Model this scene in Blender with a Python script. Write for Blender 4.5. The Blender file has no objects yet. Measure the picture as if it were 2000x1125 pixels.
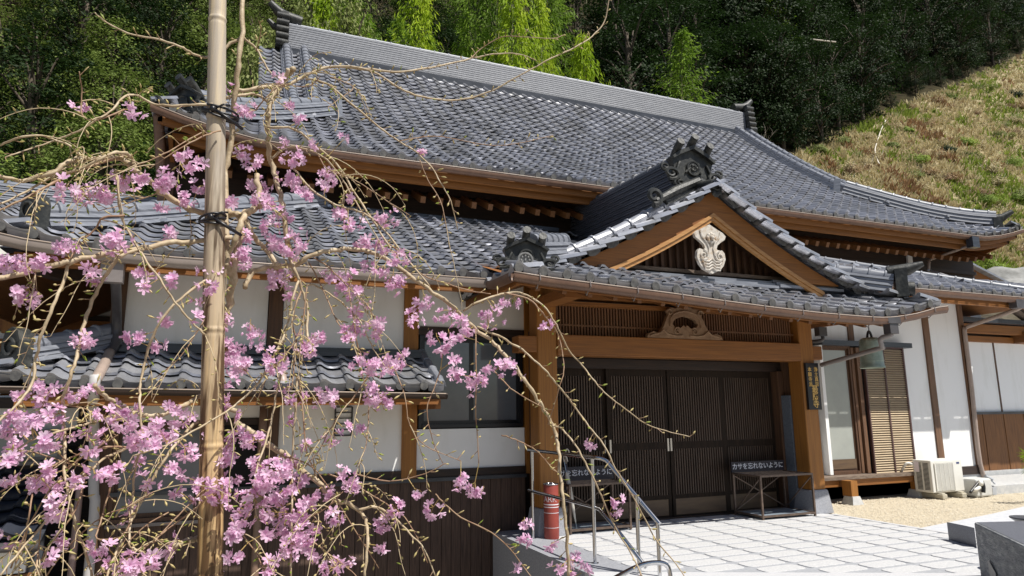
import bpy, bmesh, math, random
from mathutils import Vector, Matrix, noise
random.seed(7)
S = bpy.context.scene
COL = S.collection
rad = math.radians

# ---------------------------------------------------------------- camera
CAM = Vector((0, 0, 1.5))
FPX, YAW, PIT, ROL = 1327.8, 0.39154, 0.18124, -0.009652      # focal length in px of a 2000 px wide picture
fwd = Vector((math.sin(YAW)*math.cos(PIT), math.cos(YAW)*math.cos(PIT), math.sin(PIT)))
_r = Vector((math.cos(YAW), -math.sin(YAW), 0)); _u = _r.cross(fwd)
RGT = _r*math.cos(ROL) + _u*math.sin(ROL); UPV = -_r*math.sin(ROL) + _u*math.cos(ROL)
cd = bpy.data.cameras.new('camera'); cam = bpy.data.objects.new('camera', cd); COL.objects.link(cam)
cd.sensor_width = 36; cd.lens = FPX/2000*36; cd.clip_start = .05; cd.clip_end = 2000
M = Matrix((RGT, UPV, -fwd)).transposed().to_4x4(); M.translation = CAM
cam.matrix_world = M
S.camera = cam
# ---------------------------------------------------------------- sky, sun, exposure
SAZ, SEL = rad(33), rad(58.5)
W_ = bpy.data.worlds.new('World'); S.world = W_; W_.use_nodes = True
nt = W_.node_tree; bg = nt.nodes['Background']
sky = nt.nodes.new('ShaderNodeTexSky'); sky.sky_type = 'NISHITA'; sky.sun_disc = False
sky.sun_elevation = SEL; sky.sun_rotation = math.pi - SAZ
nt.links.new(sky.outputs[0], bg.inputs[0]); bg.inputs[1].default_value = .064
sl = bpy.data.lights.new('sun', 'SUN'); sl.energy = 5.0; sl.angle = rad(.53); sl.color = (1, .955, .88)
so = bpy.data.objects.new('sun', sl); COL.objects.link(so)
tos = Vector((math.sin(SAZ)*math.cos(SEL), -math.cos(SAZ)*math.cos(SEL), math.sin(SEL)))
so.rotation_euler = tos.to_track_quat('Z', 'Y').to_euler(); so.location = (20, -20, 40)
S.view_settings.view_transform = 'Standard'; S.view_settings.look = 'None'
S.view_settings.exposure = 0.30; S.view_settings.gamma = 1
S.cycles.max_bounces = 6; S.cycles.transparent_max_bounces = 8

def ray(x, y):
    return RGT*((x-1000)/FPX) + UPV*((562.5-y)/FPX) + fwd
def at(x, y, Y):                       # photograph pixel -> point on the vertical plane at depth Y
    d = ray(x, y); return CAM + d*(Y/d.y)
def gz(x, y, z=0.):                    # photograph pixel -> point on the level plane at height z
    d = ray(x, y); return CAM + d*((z-CAM.z)/d.z)

# ---------------------------------------------------------------- materials
def mat(name, c1, c2=None, rough=.6, scale=4., stretch=(1, 1, 1), bump=0., metal=0., detail=6, c3=None, bscale=None, spec=.5, trans=0., lo=.35, hi=.65):
    m = bpy.data.materials.new(name); m.use_nodes = True
    n = m.node_tree; b = n.nodes['Principled BSDF']
    b.inputs['Roughness'].default_value = rough; b.inputs['Metallic'].default_value = metal
    b.inputs['Specular IOR Level'].default_value = spec
    b.inputs['Base Color'].default_value = (*c1, 1)
    if c2 is not None or bump:
        tc = n.nodes.new('ShaderNodeTexCoord'); mp = n.nodes.new('ShaderNodeMapping')
        mp.inputs['Scale'].default_value = stretch
        n.links.new(tc.outputs['Object'], mp.inputs[0])
        nz = n.nodes.new('ShaderNodeTexNoise'); nz.inputs['Scale'].default_value = scale; nz.inputs['Detail'].default_value = detail
        nz.inputs['Roughness'].default_value = .62
        n.links.new(mp.outputs[0], nz.inputs['Vector'])
        if c2 is not None:
            cr = n.nodes.new('ShaderNodeValToRGB'); e = cr.color_ramp.elements
            e[0].position = lo; e[0].color = (*c1, 1); e[1].position = hi; e[1].color = (*c2, 1)
            if c3 is not None:
                k = e.new((lo+hi)/2); k.color = (*c3, 1)
            n.links.new(nz.outputs[0], cr.inputs[0]); n.links.new(cr.outputs[0], b.inputs['Base Color'])
        if bump:
            bp = n.nodes.new('ShaderNodeBump'); bp.inputs['Strength'].default_value = bump; bp.inputs['Distance'].default_value = .02
            if bscale:
                n2 = n.nodes.new('ShaderNodeTexNoise'); n2.inputs['Scale'].default_value = bscale; n2.inputs['Detail'].default_value = 4
                n.links.new(mp.outputs[0], n2.inputs['Vector']); n.links.new(n2.outputs[0], bp.inputs['Height'])
            else:
                n.links.new(nz.outputs[0], bp.inputs['Height'])
            n.links.new(bp.outputs[0], b.inputs['Normal'])
    if trans:
        out = n.nodes['Material Output']; tr = n.nodes.new('ShaderNodeBsdfTranslucent'); mx = n.nodes.new('ShaderNodeMixShader')
        mx.inputs[0].default_value = trans
        src = b.inputs['Base Color'].links[0].from_socket if b.inputs['Base Color'].links else None
        if src: n.links.new(src, tr.inputs[0])
        else: tr.inputs[0].default_value = (*c1, 1)
        n.links.new(b.outputs[0], mx.inputs[1]); n.links.new(tr.outputs[0], mx.inputs[2]); n.links.new(mx.outputs[0], out.inputs['Surface'])
    return m

TILE = mat('smoked roof tile', (.36, .37, .405), (.50, .51, .545), rough=.33, scale=2.1, c3=(.43, .44, .475), lo=.3, hi=.7, bump=.06, bscale=30, spec=.9, metal=.6)
def tile_var(m):                      # each fired tile has its own tone: a cell pattern about one tile in size
    n = m.node_tree; b = n.nodes['Principled BSDF']; src = b.inputs['Base Color'].links[0].from_socket
    g = n.nodes.new('ShaderNodeNewGeometry'); mx = n.nodes.new('ShaderNodeMix'); mx.data_type = 'RGBA'; mx.blend_type = 'MULTIPLY'
    rp = n.nodes.new('ShaderNodeValToRGB'); e = rp.color_ramp.elements
    e[0].color = (.86, .86, .87, 1); e[1].color = (1.10, 1.10, 1.1, 1)
    n.links.new(g.outputs['Random Per Island'], rp.inputs[0]); mx.inputs[0].default_value = 1
    n.links.new(src, mx.inputs[6]); n.links.new(rp.outputs[0], mx.inputs[7]); n.links.new(mx.outputs[2], b.inputs['Base Color'])
    # lichen and rain streaks down the slope
    tc = n.nodes.new('ShaderNodeTexCoord'); mp = n.nodes.new('ShaderNodeMapping'); mp.inputs['Scale'].default_value = (3.0, .5, .5); nz = n.nodes.new('ShaderNodeTexNoise'); nz.inputs['Scale'].default_value = 1.6; nz.inputs['Detail'].default_value = 8
    cr = n.nodes.new('ShaderNodeValToRGB'); e = cr.color_ramp.elements; e[0].position = .36; e[0].color = (.82, .81, .78, 1); e[1].position = .58; e[1].color = (1.06, 1.06, 1.07, 1)
    n.links.new(tc.outputs['Object'], mp.inputs[0]); n.links.new(mp.outputs[0], nz.inputs['Vector']); n.links.new(nz.outputs[0], cr.inputs[0])
    m2 = n.nodes.new('ShaderNodeMix'); m2.data_type = 'RGBA'; m2.blend_type = 'MULTIPLY'; m2.inputs[0].default_value = 1; n.links.new(mx.outputs[2], m2.inputs[6]); n.links.new(cr.outputs[0], m2.inputs[7]); n.links.new(m2.outputs[2], b.inputs['Base Color'])
    mr = n.nodes.new('ShaderNodeMapRange'); mr.inputs[3].default_value = .31; mr.inputs[4].default_value = .41
    n.links.new(g.outputs['Random Per Island'], mr.inputs[0]); n.links.new(mr.outputs[0], b.inputs['Roughness'])
tile_var(TILE)
DISC = mat('dusty eave disc', (.060, .060, .062), (.15, .145, .135), rough=.6, scale=14, bump=.1)
TD = [TILE, DISC]
RIDGE = mat('ridge tile', (.15, .16, .19), (.25, .265, .30), rough=.4, scale=5, stretch=(.6, .6, 5), bump=.05, spec=.7)
ONI = mat('ornament clay', (.013, .014, .014), (.060, .060, .053), rough=.5, scale=9, c3=(.024, .026, .025), bump=.25, bscale=26)
WOODX = mat('cedar beam along x', (.33, .130, .026), (.15, .056, .013), rough=.6, scale=7, stretch=(.25, 4, 9), bump=.12, lo=.25, hi=.75)
WOODZ = mat('cedar post along z', (.40, .170, .030), (.20, .078, .016), rough=.6, scale=7, stretch=(8, 8, .22), bump=.12, lo=.25, hi=.75)
WOODY = mat('cedar rafter', (.24, .10, .03), (.14, .058, .018), rough=.6, scale=7, stretch=(4, .25, 4), bump=.05, lo=.3, hi=.7)
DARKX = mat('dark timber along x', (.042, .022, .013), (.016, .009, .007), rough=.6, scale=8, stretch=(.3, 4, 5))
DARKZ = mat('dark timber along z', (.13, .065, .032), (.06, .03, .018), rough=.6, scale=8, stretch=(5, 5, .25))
BOARD = mat('charred board', (.035, .021, .016), (.13, .078, .056), rough=.75, scale=10, stretch=(6, 6, .3), bump=.2, lo=.3, hi=.75)
BOARD2 = mat('old reddish board', (.24, .105, .032), (.12, .05, .018), rough=.7, scale=9, stretch=(6, 6, .25), bump=.1)
GREYW = mat('weathered board', (.12, .085, .065), (.22, .17, .13), rough=.8, scale=9, stretch=(1, 4, 5), bump=.1)
PLAST = mat('white plaster', (.74, .74, .71), (.86, .86, .85), rough=.85, scale=1.6, stretch=(2.2, 2.2, .5), lo=.25, hi=.5, bump=.04, bscale=60)
COPPER = mat('brown gutter metal', (.17, .095, .06), (.12, .064, .042), rough=.5, scale=6)
PIPEB = mat('grey pipe', (.24, .21, .20), (.17, .15, .145), rough=.4, scale=5)
PIPED = mat('dark pipe', (.055, .05, .052), (.09, .085, .09), rough=.35, scale=5)
PIPET = mat('taupe pipe', (.40, .31, .26), (.32, .25, .21), rough=.4, scale=5)
BLACKM = mat('black paint', (.012, .012, .015), rough=.35)
BLACKT = mat('dark flashing', (.03, .034, .042), (.06, .066, .08), rough=.3, scale=6, stretch=(.4, 2, 2))
GLASS = mat('window glass', (.10, .115, .135), (.15, .165, .19), rough=.08, scale=1.2, spec=.8)
GLASSG = mat('frosted pane', (.30, .32, .30), (.38, .40, .37), rough=.25, scale=1.0)
DARKIN = mat('dark interior', (.012, .010, .010), rough=.9)  # near-black: shade of unlit spaces put into the colour
GRAN = mat('grey granite', (.24, .25, .28), (.36, .37, .40), rough=.6, scale=60, bump=.05)
GRAND = mat('dark granite', (.085, .095, .12), (.17, .18, .215), rough=.32, scale=90, bump=.05)
PAVE = mat('paving stone', (.46, .465, .48), (.60, .60, .60), rough=.75, scale=45, bump=.08)
JOINT = mat('paving joint', (.30, .31, .335), (.38, .39, .41), rough=.9, scale=30)
CONC = mat('concrete', (.42, .43, .44), (.55, .55, .54), rough=.85, scale=12, bump=.1)
STEEL = mat('stainless steel', (.55, .55, .57), (.62, .62, .62), rough=.16, scale=3, metal=1)
SIGNT = mat('white lettering', (.82, .82, .86), rough=.5)
GOLD = mat('gold lettering', (.80, .52, .16), (.68, .42, .12), rough=.45, scale=9, metal=.2)
RUSTF = mat('brown metal frame', (.10, .07, .055), (.17, .12, .09), rough=.45, scale=20, metal=.3)
CARV = mat('weathered carving', (.50, .42, .33), (.34, .24, .15), rough=.7, scale=10, c3=(.58, .55, .50), bump=.25, bscale=30)
CARVB = mat('brown carving', (.20, .115, .062), (.30, .19, .11), rough=.7, scale=14, bump=.3)

# ---------------------------------------------------------------- mesh builder
class MB:
    def __init__(s): s.v = []; s.f = []; s.mi = []
    def add(s, vs, fs, mi=0):
        o = len(s.v); s.v += [Vector(v) for v in vs]; s.f += [tuple(o+i for i in f) for f in fs]; s.mi += [mi]*len(fs)
    def box(s, x0, x1, y0, y1, z0, z1, mi=0):
        s.add([(x, y, z) for z in (z0, z1) for y in (y0, y1) for x in (x0, x1)],
              [(0, 2, 3, 1), (4, 5, 7, 6), (0, 1, 5, 4), (2, 6, 7, 3), (0, 4, 6, 2), (1, 3, 7, 5)], mi)
    def obox(s, p0, p1, w, h, up=(0, 0, 1), mi=0, taper=1.):       # bar from p0 to p1
        p0 = Vector(p0); p1 = Vector(p1); d = (p1-p0).normalized(); a = d.cross(Vector(up))
        if a.length < 1e-4: a = Vector((1, 0, 0))
        a.normalize(); b = a.cross(d)
        vs = []
        for p, k in ((p0, 1), (p1, taper)):
            for i, j in ((-1, -1), (1, -1), (1, 1), (-1, 1)): vs.append(p + a*(i*w/2*k) + b*(j*h/2*k))
        s.add(vs, [(0, 3, 2, 1), (4, 5, 6, 7), (0, 1, 5, 4), (1, 2, 6, 5), (2, 3, 7, 6), (3, 0, 4, 7)], mi)
    def tube(s, pts, r, n=8, cap=True, mi=0):
        pts = [Vector(p) for p in pts]; N = len(pts)
        rs = r if isinstance(r, (list, tuple)) else [r]*N
        ref = None; rings = []
        for i, p in enumerate(pts):
            d = (pts[min(i+1, N-1)] - pts[max(i-1, 0)])
            if d.length < 1e-9: d = Vector((0, 0, 1))
            d.normalize()
            if ref is None: ref = d.orthogonal().normalized()
            ref = (ref - d*ref.dot(d))
            ref = ref.normalized() if ref.length > 1e-6 else d.orthogonal().normalized()
            b = d.cross(ref)
            rings.append([p + (ref*math.cos(2*math.pi*k/n) + b*math.sin(2*math.pi*k/n))*rs[i] for k in range(n)])
        o = len(s.v)
        for g in rings: s.v += g
        for i in range(N-1):
            for k in range(n):
                s.f.append((o+i*n+k, o+i*n+(k+1) % n, o+(i+1)*n+(k+1) % n, o+(i+1)*n+k)); s.mi.append(mi)
        if cap:
            s.f.append(tuple(o+k for k in range(n))[::-1]); s.f.append(tuple(o+(N-1)*n+k for k in range(n))); s.mi += [mi, mi]
    def disc(s, c, nrm, r, t, n=14, mi=0):
        c = Vector(c); nrm = Vector(nrm).normalized(); s.tube([c, c+nrm*t], r, n, True, mi)
    def torus(s, c, nrm, R, r, n=16, a0=0, a1=2*math.pi, m=6, mi=0):
        c = Vector(c); nrm = Vector(nrm).normalized(); u = nrm.orthogonal().normalized()
        if abs(nrm.z) < .9: u = Vector((0, 0, 1)).cross(nrm).normalized()
        w = nrm.cross(u)
        s.tube([c + (u*math.cos(a0+(a1-a0)*k/n) + w*math.sin(a0+(a1-a0)*k/n))*R for k in range(n+1)], r, m, True, mi)
    def spiral(s, c, ux, uz, R, r, turns=1.6, a0=0, sgn=1, n=26, mi=0):
        pts = []; rr = []
        for k in range(n+1):
            t = k/n; a = a0 + sgn*t*turns*2*math.pi; q = R*(1-.82*t)
            pts.append(Vector(c) + Vector(ux)*(q*math.cos(a)) + Vector(uz)*(q*math.sin(a))); rr.append(r*(1-.45*t))
        s.tube(pts, rr, 6, True, mi)
    def sphere(s, c, r, n=8, m=6, sc=(1, 1, 1), mi=0):
        c = Vector(c); o = len(s.v)
        for j in range(1, m):
            th = math.pi*j/m
            for k in range(n):
                ph = 2*math.pi*k/n
                s.v.append(c + Vector((r*sc[0]*math.sin(th)*math.cos(ph), r*sc[1]*math.sin(th)*math.sin(ph), r*sc[2]*math.cos(th))))
        s.v += [c + Vector((0, 0, r*sc[2])), c - Vector((0, 0, r*sc[2]))]; T = len(s.v)-2
        for j in range(m-2):
            for k in range(n):
                s.f.append((o+j*n+k, o+(j+1)*n+k, o+(j+1)*n+(k+1) % n, o+j*n+(k+1) % n)); s.mi.append(mi)
        for k in range(n):
            s.f.append((T, o+k, o+(k+1) % n)); s.f.append((T+1, o+(m-2)*n+(k+1) % n, o+(m-2)*n+k)); s.mi += [mi, mi]
    def prism(s, poly, org, ux, uz, t, mi=0):                     # outline in the (ux, uz) plane, thickness t along ux x uz
        org = Vector(org); ux = Vector(ux); uz = Vector(uz); nn = ux.cross(uz).normalized(); n = len(poly)
        a = [org + ux*p[0] + uz*p[1] for p in poly]; b = [p + nn*t for p in a]
        s.add(a+b, [tuple(range(n))[::-1], tuple(range(n, 2*n))] + [(i, (i+1) % n, n+(i+1) % n, n+i) for i in range(n)], mi)
    def strip(s, top, bot, nrm, t, mi=0):                          # curved board between two 3-D polylines
        nrm = Vector(nrm)*t; n = len(top)
        vs = [Vector(p) for p in top] + [Vector(p) for p in bot]; vs += [v+nrm for v in vs]
        fs = []
        for i in range(n-1):
            fs += [(i, i+1, n+i+1, n+i), (2*n+i, 3*n+i, 3*n+i+1, 2*n+i+1), (i, 2*n+i, 2*n+i+1, i+1), (n+i, n+i+1, 3*n+i+1, 3*n+i)]
        fs += [(0, n, 3*n, 2*n), (n-1, 3*n-1, 4*n-1, 2*n-1)]
        s.add(vs, fs, mi)
    def build(s, name, mats, parent=None, smooth=False, recalc=True, angle=None):
        me = bpy.data.meshes.new(name)
        w = WPOS.get(parent.name, Vector()) if parent else Vector()
        me.from_pydata([v - w for v in s.v], [], s.f)
        ms = mats if isinstance(mats, (list, tuple)) else [mats]
        for m_ in ms: me.materials.append(m_)
        if len(ms) > 1: me.polygons.foreach_set('material_index', s.mi)
        if recalc and len(s.f) < 60000:
            bm = bmesh.new(); bm.from_mesh(me); bmesh.ops.recalc_face_normals(bm, faces=bm.faces); bm.to_mesh(me); bm.free()
        if smooth: me.polygons.foreach_set('use_smooth', [True]*len(me.polygons))
        if angle: me.set_sharp_from_angle(angle=rad(angle))
        me.update()
        o = bpy.data.objects.new(name, me); COL.objects.link(o)
        if parent: o.parent = parent
        WPOS[o.name] = w.copy()
        return o
WPOS = {}
def tag(o, label=None, cat=None, group=None, kind=None):
    if label: o['label'] = label
    if cat: o['category'] = cat
    if group: o['group'] = group
    if kind: o['kind'] = kind
    return o
def thing(name, loc, label, cat, group=None, rz=0):
    o = bpy.data.objects.new(name, None); COL.objects.link(o); o.location = loc; o.empty_display_size = .2
    o.rotation_euler.z = rz; WPOS[o.name] = Vector(loc)
    return tag(o, label, cat, group)
def copy_tree(o, loc=None, rot=None, scale=None):
    r = o.copy(); COL.objects.link(r)
    if loc is not None: r.location = loc
    if rot is not None: r.rotation_euler = rot
    if scale is not None: r.scale = scale
    for ch in o.children:
        c = ch.copy(); COL.objects.link(c); c.parent = r
        for g in ch.children:
            d = g.copy(); COL.objects.link(d); d.parent = c
    return r
def text(name, s, loc, size, ux, uz, m, parent, depth=.004, align='CENTER'):
    cu = bpy.data.curves.new(name, 'FONT'); cu.body = s; cu.size = size; cu.extrude = depth; cu.align_x = align; cu.align_y = 'CENTER'
    cu.offset = size*.004
    t = bpy.data.objects.new(name, cu); COL.objects.link(t)
    dg = bpy.context.evaluated_depsgraph_get(); me = bpy.data.meshes.new_from_object(t.evaluated_get(dg))
    bpy.data.objects.remove(t); me.name = name
    ux = Vector(ux).normalized(); uz = Vector(uz).normalized(); nn = ux.cross(uz)
    w = WPOS.get(parent.name, Vector()) if parent else Vector()
    for v in me.vertices:
        c = v.co; p = Vector(loc) + ux*c.x + uz*c.y + nn*c.z; v.co = p - w
    me.materials.clear(); me.materials.append(m)
    o = bpy.data.objects.new(name, me); COL.objects.link(o); o.parent = parent; WPOS[o.name] = w
    return o
def lerp(a, b, t): return a + (b-a)*t
def interp(tab, x):
    if x <= tab[0][0]: return tab[0][1]
    for (a, fa), (b, fb) in zip(tab, tab[1:]):
        if x <= b: return fa + (fb-fa)*(x-a)/(b-a)
    return tab[-1][1]
def smooth_path(pts, k=4):                 # Catmull-Rom through the points
    pts = [Vector(p) for p in pts]; out = []
    for i in range(len(pts)-1):
        p0 = pts[max(i-1, 0)]; p1 = pts[i]; p2 = pts[i+1]; p3 = pts[min(i+2, len(pts)-1)]
        for j in range(k):
            t = j/k
            out.append(.5*((2*p1) + (p2-p0)*t + (2*p0-5*p1+4*p2-p3)*t*t + (3*p1-p0-3*p2+p3)*t**3))
    out.append(pts[-1]); return out

# ---------------------------------------------------------------- roof builders
PROF = [(0, .000), (.012, .038), (.09, .056), (.20, .052), (.33, .026), (.47, .006), (.68, 0), (.87, .006), (1.0, .014)]
def tiles(P, nc, nr, w, e, keep, eave=True, mb=None):
    """pan tiles: P(a, b) -> point and up vector; a along the eave, b up the slope (plan metres)"""
    mb = mb or MB()
    for j in range(nr):
        for i in range(nc):
            a0 = i*w; b0 = j*e
            if not keep(a0+w/2, b0+e/2): continue
            jit = random.uniform(-.005, .007); sk = random.uniform(-.008, .008)
            lo = []; up = []; fr = []
            for k, (s_, h) in enumerate(PROF):
                p, n = P(a0+s_*w, b0 + sk*s_); lo.append(p + n*(h+.052+jit))
                fr.append(p + n*(h*.55 - .012) if j == 0 and eave else p + n*(h+.024+jit) + (p-P(a0+s_*w, b0-.004)[0]))
                q, n2 = P(a0+s_*w, b0+e*1.28); up.append(q + n2*(h-.004))
            m = len(PROF); o = len(mb.v); mb.v += lo + up + fr
            for k in range(m-1):
                mb.f.append((o+k, o+k+1, o+m+k+1, o+m+k)); mb.f.append((o+2*m+k, o+2*m+k+1, o+k+1, o+k)); mb.mi += [0, 0]
    return mb
def eave_caps(mb, P, nc, w, keep, out, r=.046):
    """round end discs and drooping lips of the eave tiles; out = unit vector away from the roof"""
    out = Vector(out)
    for i in range(nc+1):
        if not keep(i*w, .02): continue
        p, n = P(i*w + .13*w, 0); c = p + n*.030
        mb.tube([c - out*.10, c + out*.022], r, 10, True, 1)
        if True:
            vs = []
            for s_ in (.34, .55, .77, .99):
                q, n2 = P(i*w + s_*w, 0); d = .020 if s_ in (.55, .77) else .0
                vs.append((q + n2*(.034) + out*.012, q - n2*(.022+d) + out*.012))
            o = len(mb.v)
            for a_, b_ in vs: mb.v += [a_, b_]
            for k in range(3): mb.f.append((o+2*k, o+2*k+1, o+2*k+3, o+2*k+2)); mb.mi.append(0)
def ridge(path, w, h, layers, cap, band=.27, mb=None, inset=.012):
    """stack of flat ridge tiles with a round cap, along a path; path = foot of the stack"""
    mb = mb or MB(); path = [Vector(p) for p in path]; N = len(path)
    def frame(i):
        d = (path[min(i+1, N-1)]-path[max(i-1, 0)]).normalized(); s_ = d.cross(Vector((0, 0, 1))).normalized(); return d, s_, s_.cross(d)
    lh = h/max(layers, 1)
    for L in range(layers):
        ww = w/2*(1 - .10*L/max(layers-1, 1)) + (inset if L % 2 == 0 else 0)
        o = len(mb.v)
        for i, p in enumerate(path):
            d, s_, u = frame(i)
            mb.v += [p - s_*ww + u*(L*lh), p + s_*ww + u*(L*lh), p + s_*(ww-.012) + u*((L+1)*lh-.006), p - s_*(ww-.012) + u*((L+1)*lh-.006)]
        for i in range(N-1):
            for k in range(4): mb.f.append((o+4*i+k, o+4*i+(k+1) % 4, o+4*i+4+(k+1) % 4, o+4*i+4+k)); mb.mi.append(0)
        mb.f.append((o+3, o+2, o+1, o)); mb.f.append((o+4*N-4, o+4*N-3, o+4*N-2, o+4*N-1)); mb.mi += [0, 0]
    top = [path[i] + frame(i)[2]*(h+cap*.25) for i in range(N)]
    mb.tube(top, cap, 12, True)
    L_ = 0; nxt = band*.5
    for i in range(N-1):
        seg = (top[i+1]-top[i]).length
        while nxt < L_+seg:
            c = top[i].lerp(top[i+1], (nxt-L_)/seg); d = (top[i+1]-top[i]).normalized()
            mb.tube([c-d*.02, c-d*.012, c+d*.012, c+d*.02], [cap*1.02, cap*1.22, cap*1.22, cap*1.02], 12, True); nxt += band
        L_ += seg
    return mb
def onigawara(c, face, sc, style=0, wx=1., wz=1.):
    """ridge-end ornament: shouldered plate, rim, crest disc, side scrolls, three round tile horns. c = foot centre, face = unit vector it looks along"""
    mb = MB(); f = Vector(face).normalized(); ux = Vector((0, 0, 1)).cross(f).normalized()*wx; uz = Vector((0, 0, 1))*wz
    c = Vector(c); g = lambda x, z, y=0.: c + ux*(x*sc) + uz*(z*sc) + f*(y*sc)
    def pz_(poly, y, t): mb.prism([(p[0]*sc, p[1]*sc) for p in poly], c + f*(y*sc), ux, uz, t*sc)
    body = [(-.30, .05), (-.36, .22), (-.30, .36), (-.33, .50), (-.22, .60), (-.12, .68), (0, .74), (.12, .68), (.22, .60), (.33, .50), (.30, .36), (.36, .22), (.30, .05), (.12, -.02), (-.12, -.02)]
    pz_(body, -.14, .14)
    brow = [(-.33, .50), (-.22, .60), (0, .75), (.22, .60), (.33, .50), (.35, .54), (.24, .67), (0, .83), (-.24, .67), (-.35, .54)]
    pz_(brow, -.16, .24)
    mb.torus(g(0, .36, .02), f, .135*sc, .026*sc, 20); mb.disc(g(0, .36, -.02), f, .105*sc, .05*sc, 16)
    if style:
        mb.torus(g(0, .36, .035), f, .055*sc, .014*sc, 12)
        for q in range(3):
            a = q*2.1; mb.sphere(g(.05*math.cos(a), .36+.05*math.sin(a), .04), .028*sc, 6, 5)
    for sx in (-1, 1):
        mb.spiral(g(sx*.36, .20, .03), ux*sx, uz, .135*sc, .042*sc, 1.5, -1.2, -1)
        mb.spiral(g(sx*.23, .02, .03), ux*sx, uz, .095*sc, .034*sc, 1.4, .4, -1)
        mb.spiral(g(sx*.43, .34, -.02), ux*sx, uz, .075*sc, .03*sc, 1.3, -1.6, 1)
        mb.tube([g(sx*.22, .08, .02), g(sx*.27, .3, .03), g(sx*.22, .46, .02)], .03*sc, 6)
    for x_, z0, z1 in ((-.24, .58, .83), (0, .74, .97), (.24, .58, .83)):
        mb.tube([g(x_, z0-.04, -.18), g(x_, z0+.06, -.08), g(x_, z1-.09, .02), g(x_, z1, .13)], [.066*sc, .075*sc, .078*sc, .074*sc], 12)
        mb.disc(g(x_, z1, .13), (f + uz*.45), .080*sc, .02*sc, 12)
    mb.torus(g(0, .16, .02), f, .2*sc, .02*sc, 12, math.pi*.15, math.pi*.85)
    return mb
# ================================================================ TERRAIN, GROUND, PAVING
def sstep(a, b, x): t = min(max((x-a)/(b-a), 0), 1); return t*t*(3-2*t)
def terr(x, y):
    y0 = 24.2 - 6.5*sstep(17.5, 23, x); d = max(0., y-y0)
    z = -.25 + 1.02*d*sstep(0, 3, d) + .14*max(0, x-14)*sstep(0, 8, d)
    z += noise.noise(Vector((x*.11, y*.11, 3)))*1.0*sstep(0, 6, d) + noise.noise(Vector((x*.5, y*.5, 9)))*.22*sstep(0, 3, d)
    z -= .5*max(0, y-75)
    return z
def hit(x, y, far=160):
    d = ray(x, y); d = d/d.y; t = 16.
    while t < far:
        p = CAM + d*t
        if p.z < terr(p.x, p.y): return p
        t += .25
    return CAM + d*far
mb = MB()
nx, ny = 150, 110
for j in range(ny+1):
    y = 15.5 + 85*(j/ny)**1.25
    for i in range(nx+1):
        x = -70 + 210*i/nx; mb.v.append(Vector((x, y, terr(x, y))))
for j in range(ny):
    for i in range(nx):
        a = j*(nx+1)+i; mb.f.append((a, a+1, a+nx+2, a+nx+1)); mb.mi.append(0)
HILLM = mat('dry grass slope', (.24, .19, .10), (.15, .17, .05), rough=.95, scale=1.3, c3=(.32, .26, .15), detail=10, bump=.6, bscale=12, lo=.32, hi=.68)
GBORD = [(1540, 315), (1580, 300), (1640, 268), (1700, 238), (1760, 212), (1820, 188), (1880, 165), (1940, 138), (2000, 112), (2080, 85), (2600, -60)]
def proj(p):
    v = p-CAM; d = v.dot(fwd); return 1000+FPX*v.dot(RGT)/d, 562.5-FPX*v.dot(UPV)/d
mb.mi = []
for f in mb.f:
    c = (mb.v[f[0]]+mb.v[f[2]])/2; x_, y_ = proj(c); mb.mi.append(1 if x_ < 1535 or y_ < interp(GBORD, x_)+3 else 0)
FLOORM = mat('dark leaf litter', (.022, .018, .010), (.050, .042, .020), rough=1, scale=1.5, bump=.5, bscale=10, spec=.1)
tag(mb.build('hillside', [HILLM, FLOORM], smooth=True, recalc=False), kind='structure')
mb = MB(); mb.add([(-400, -60, -1.0), (400, -60, -1.0), (400, 500, -1.0), (-400, 500, -1.0)], [(0, 1, 2, 3)])
tag(mb.build('ground', mat('packed earth', (.22, .19, .15), (.3, .27, .22), rough=.95, scale=3, bump=.2), recalc=False), kind='structure')
# raised terrace the temple stands on
mb = MB(); mb.prism([(3.40, 6.0), (8.25, 3.60), (8.25, 22), (3.40, 22)], (0, 0, -.98), (1, 0, 0), (0, 1, 0), .93); mb.box(8.25, 30, 2.0, 22, -.98, -.05)
mb.box(-1.3, 3.40, 8.81, 22, -.98, -.05)
tag(mb.build('terrace', CONC), kind='structure')
mb = MB(); mb.prism([(3.72, 5.83), (8.25, 3.65), (8.25, 8.62), (3.72, 8.62)], (0, 0, -.049), (1, 0, 0), (0, 1, 0), .045)
tag(mb.build('paving_bed', JOINT), kind='structure')
mb = MB()
def rrect(cx, cy, w, h, r, z0, z1, n=4):
    pts = []
    for qx, qy, a in ((1, 1, 0), (-1, 1, 90), (-1, -1, 180), (1, -1, 270)):
        for k in range(n+1):
            t = rad(a+90*k/n); pts.append((cx+qx*(w/2-r)+r*math.cos(t), cy+qy*(h/2-r)+r*math.sin(t)))
    m = len(pts); o = len(mb.v)
    mb.v += [Vector((x, y, z0)) for x, y in pts] + [Vector((x, y, z1-.002)) for x, y in pts] + [Vector((cx+(x-cx)*.985, cy+(y-cy)*.97, z1)) for x, y in pts]
    mb.f.append(tuple(range(o+2*m, o+3*m))); mb.mi.append(0)
    for a in (0, m):
        for k in range(m): mb.f.append((o+a+k, o+a+(k+1) % m, o+a+m+(k+1) % m, o+a+m+k)); mb.mi.append(0)
y = 5.685-8*.2615
while y < 8.55:
    x = 3.725
    while x < 8.2:
        w = min(.515, 8.19-x)
        if y > 5.83-(x+w/2-3.72)*.481:
            if w > .12: rrect(x+w/2, y, w-.042, .26-.052, min(.060, w*.3), -.004, .003+random.uniform(0, .002))
        x += .515
    y += .2615
PAVE.node_tree.nodes['Principled BSDF'].inputs['Roughness'].default_value = .7
tag(mb.build('paving', PAVE), kind='structure')
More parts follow.
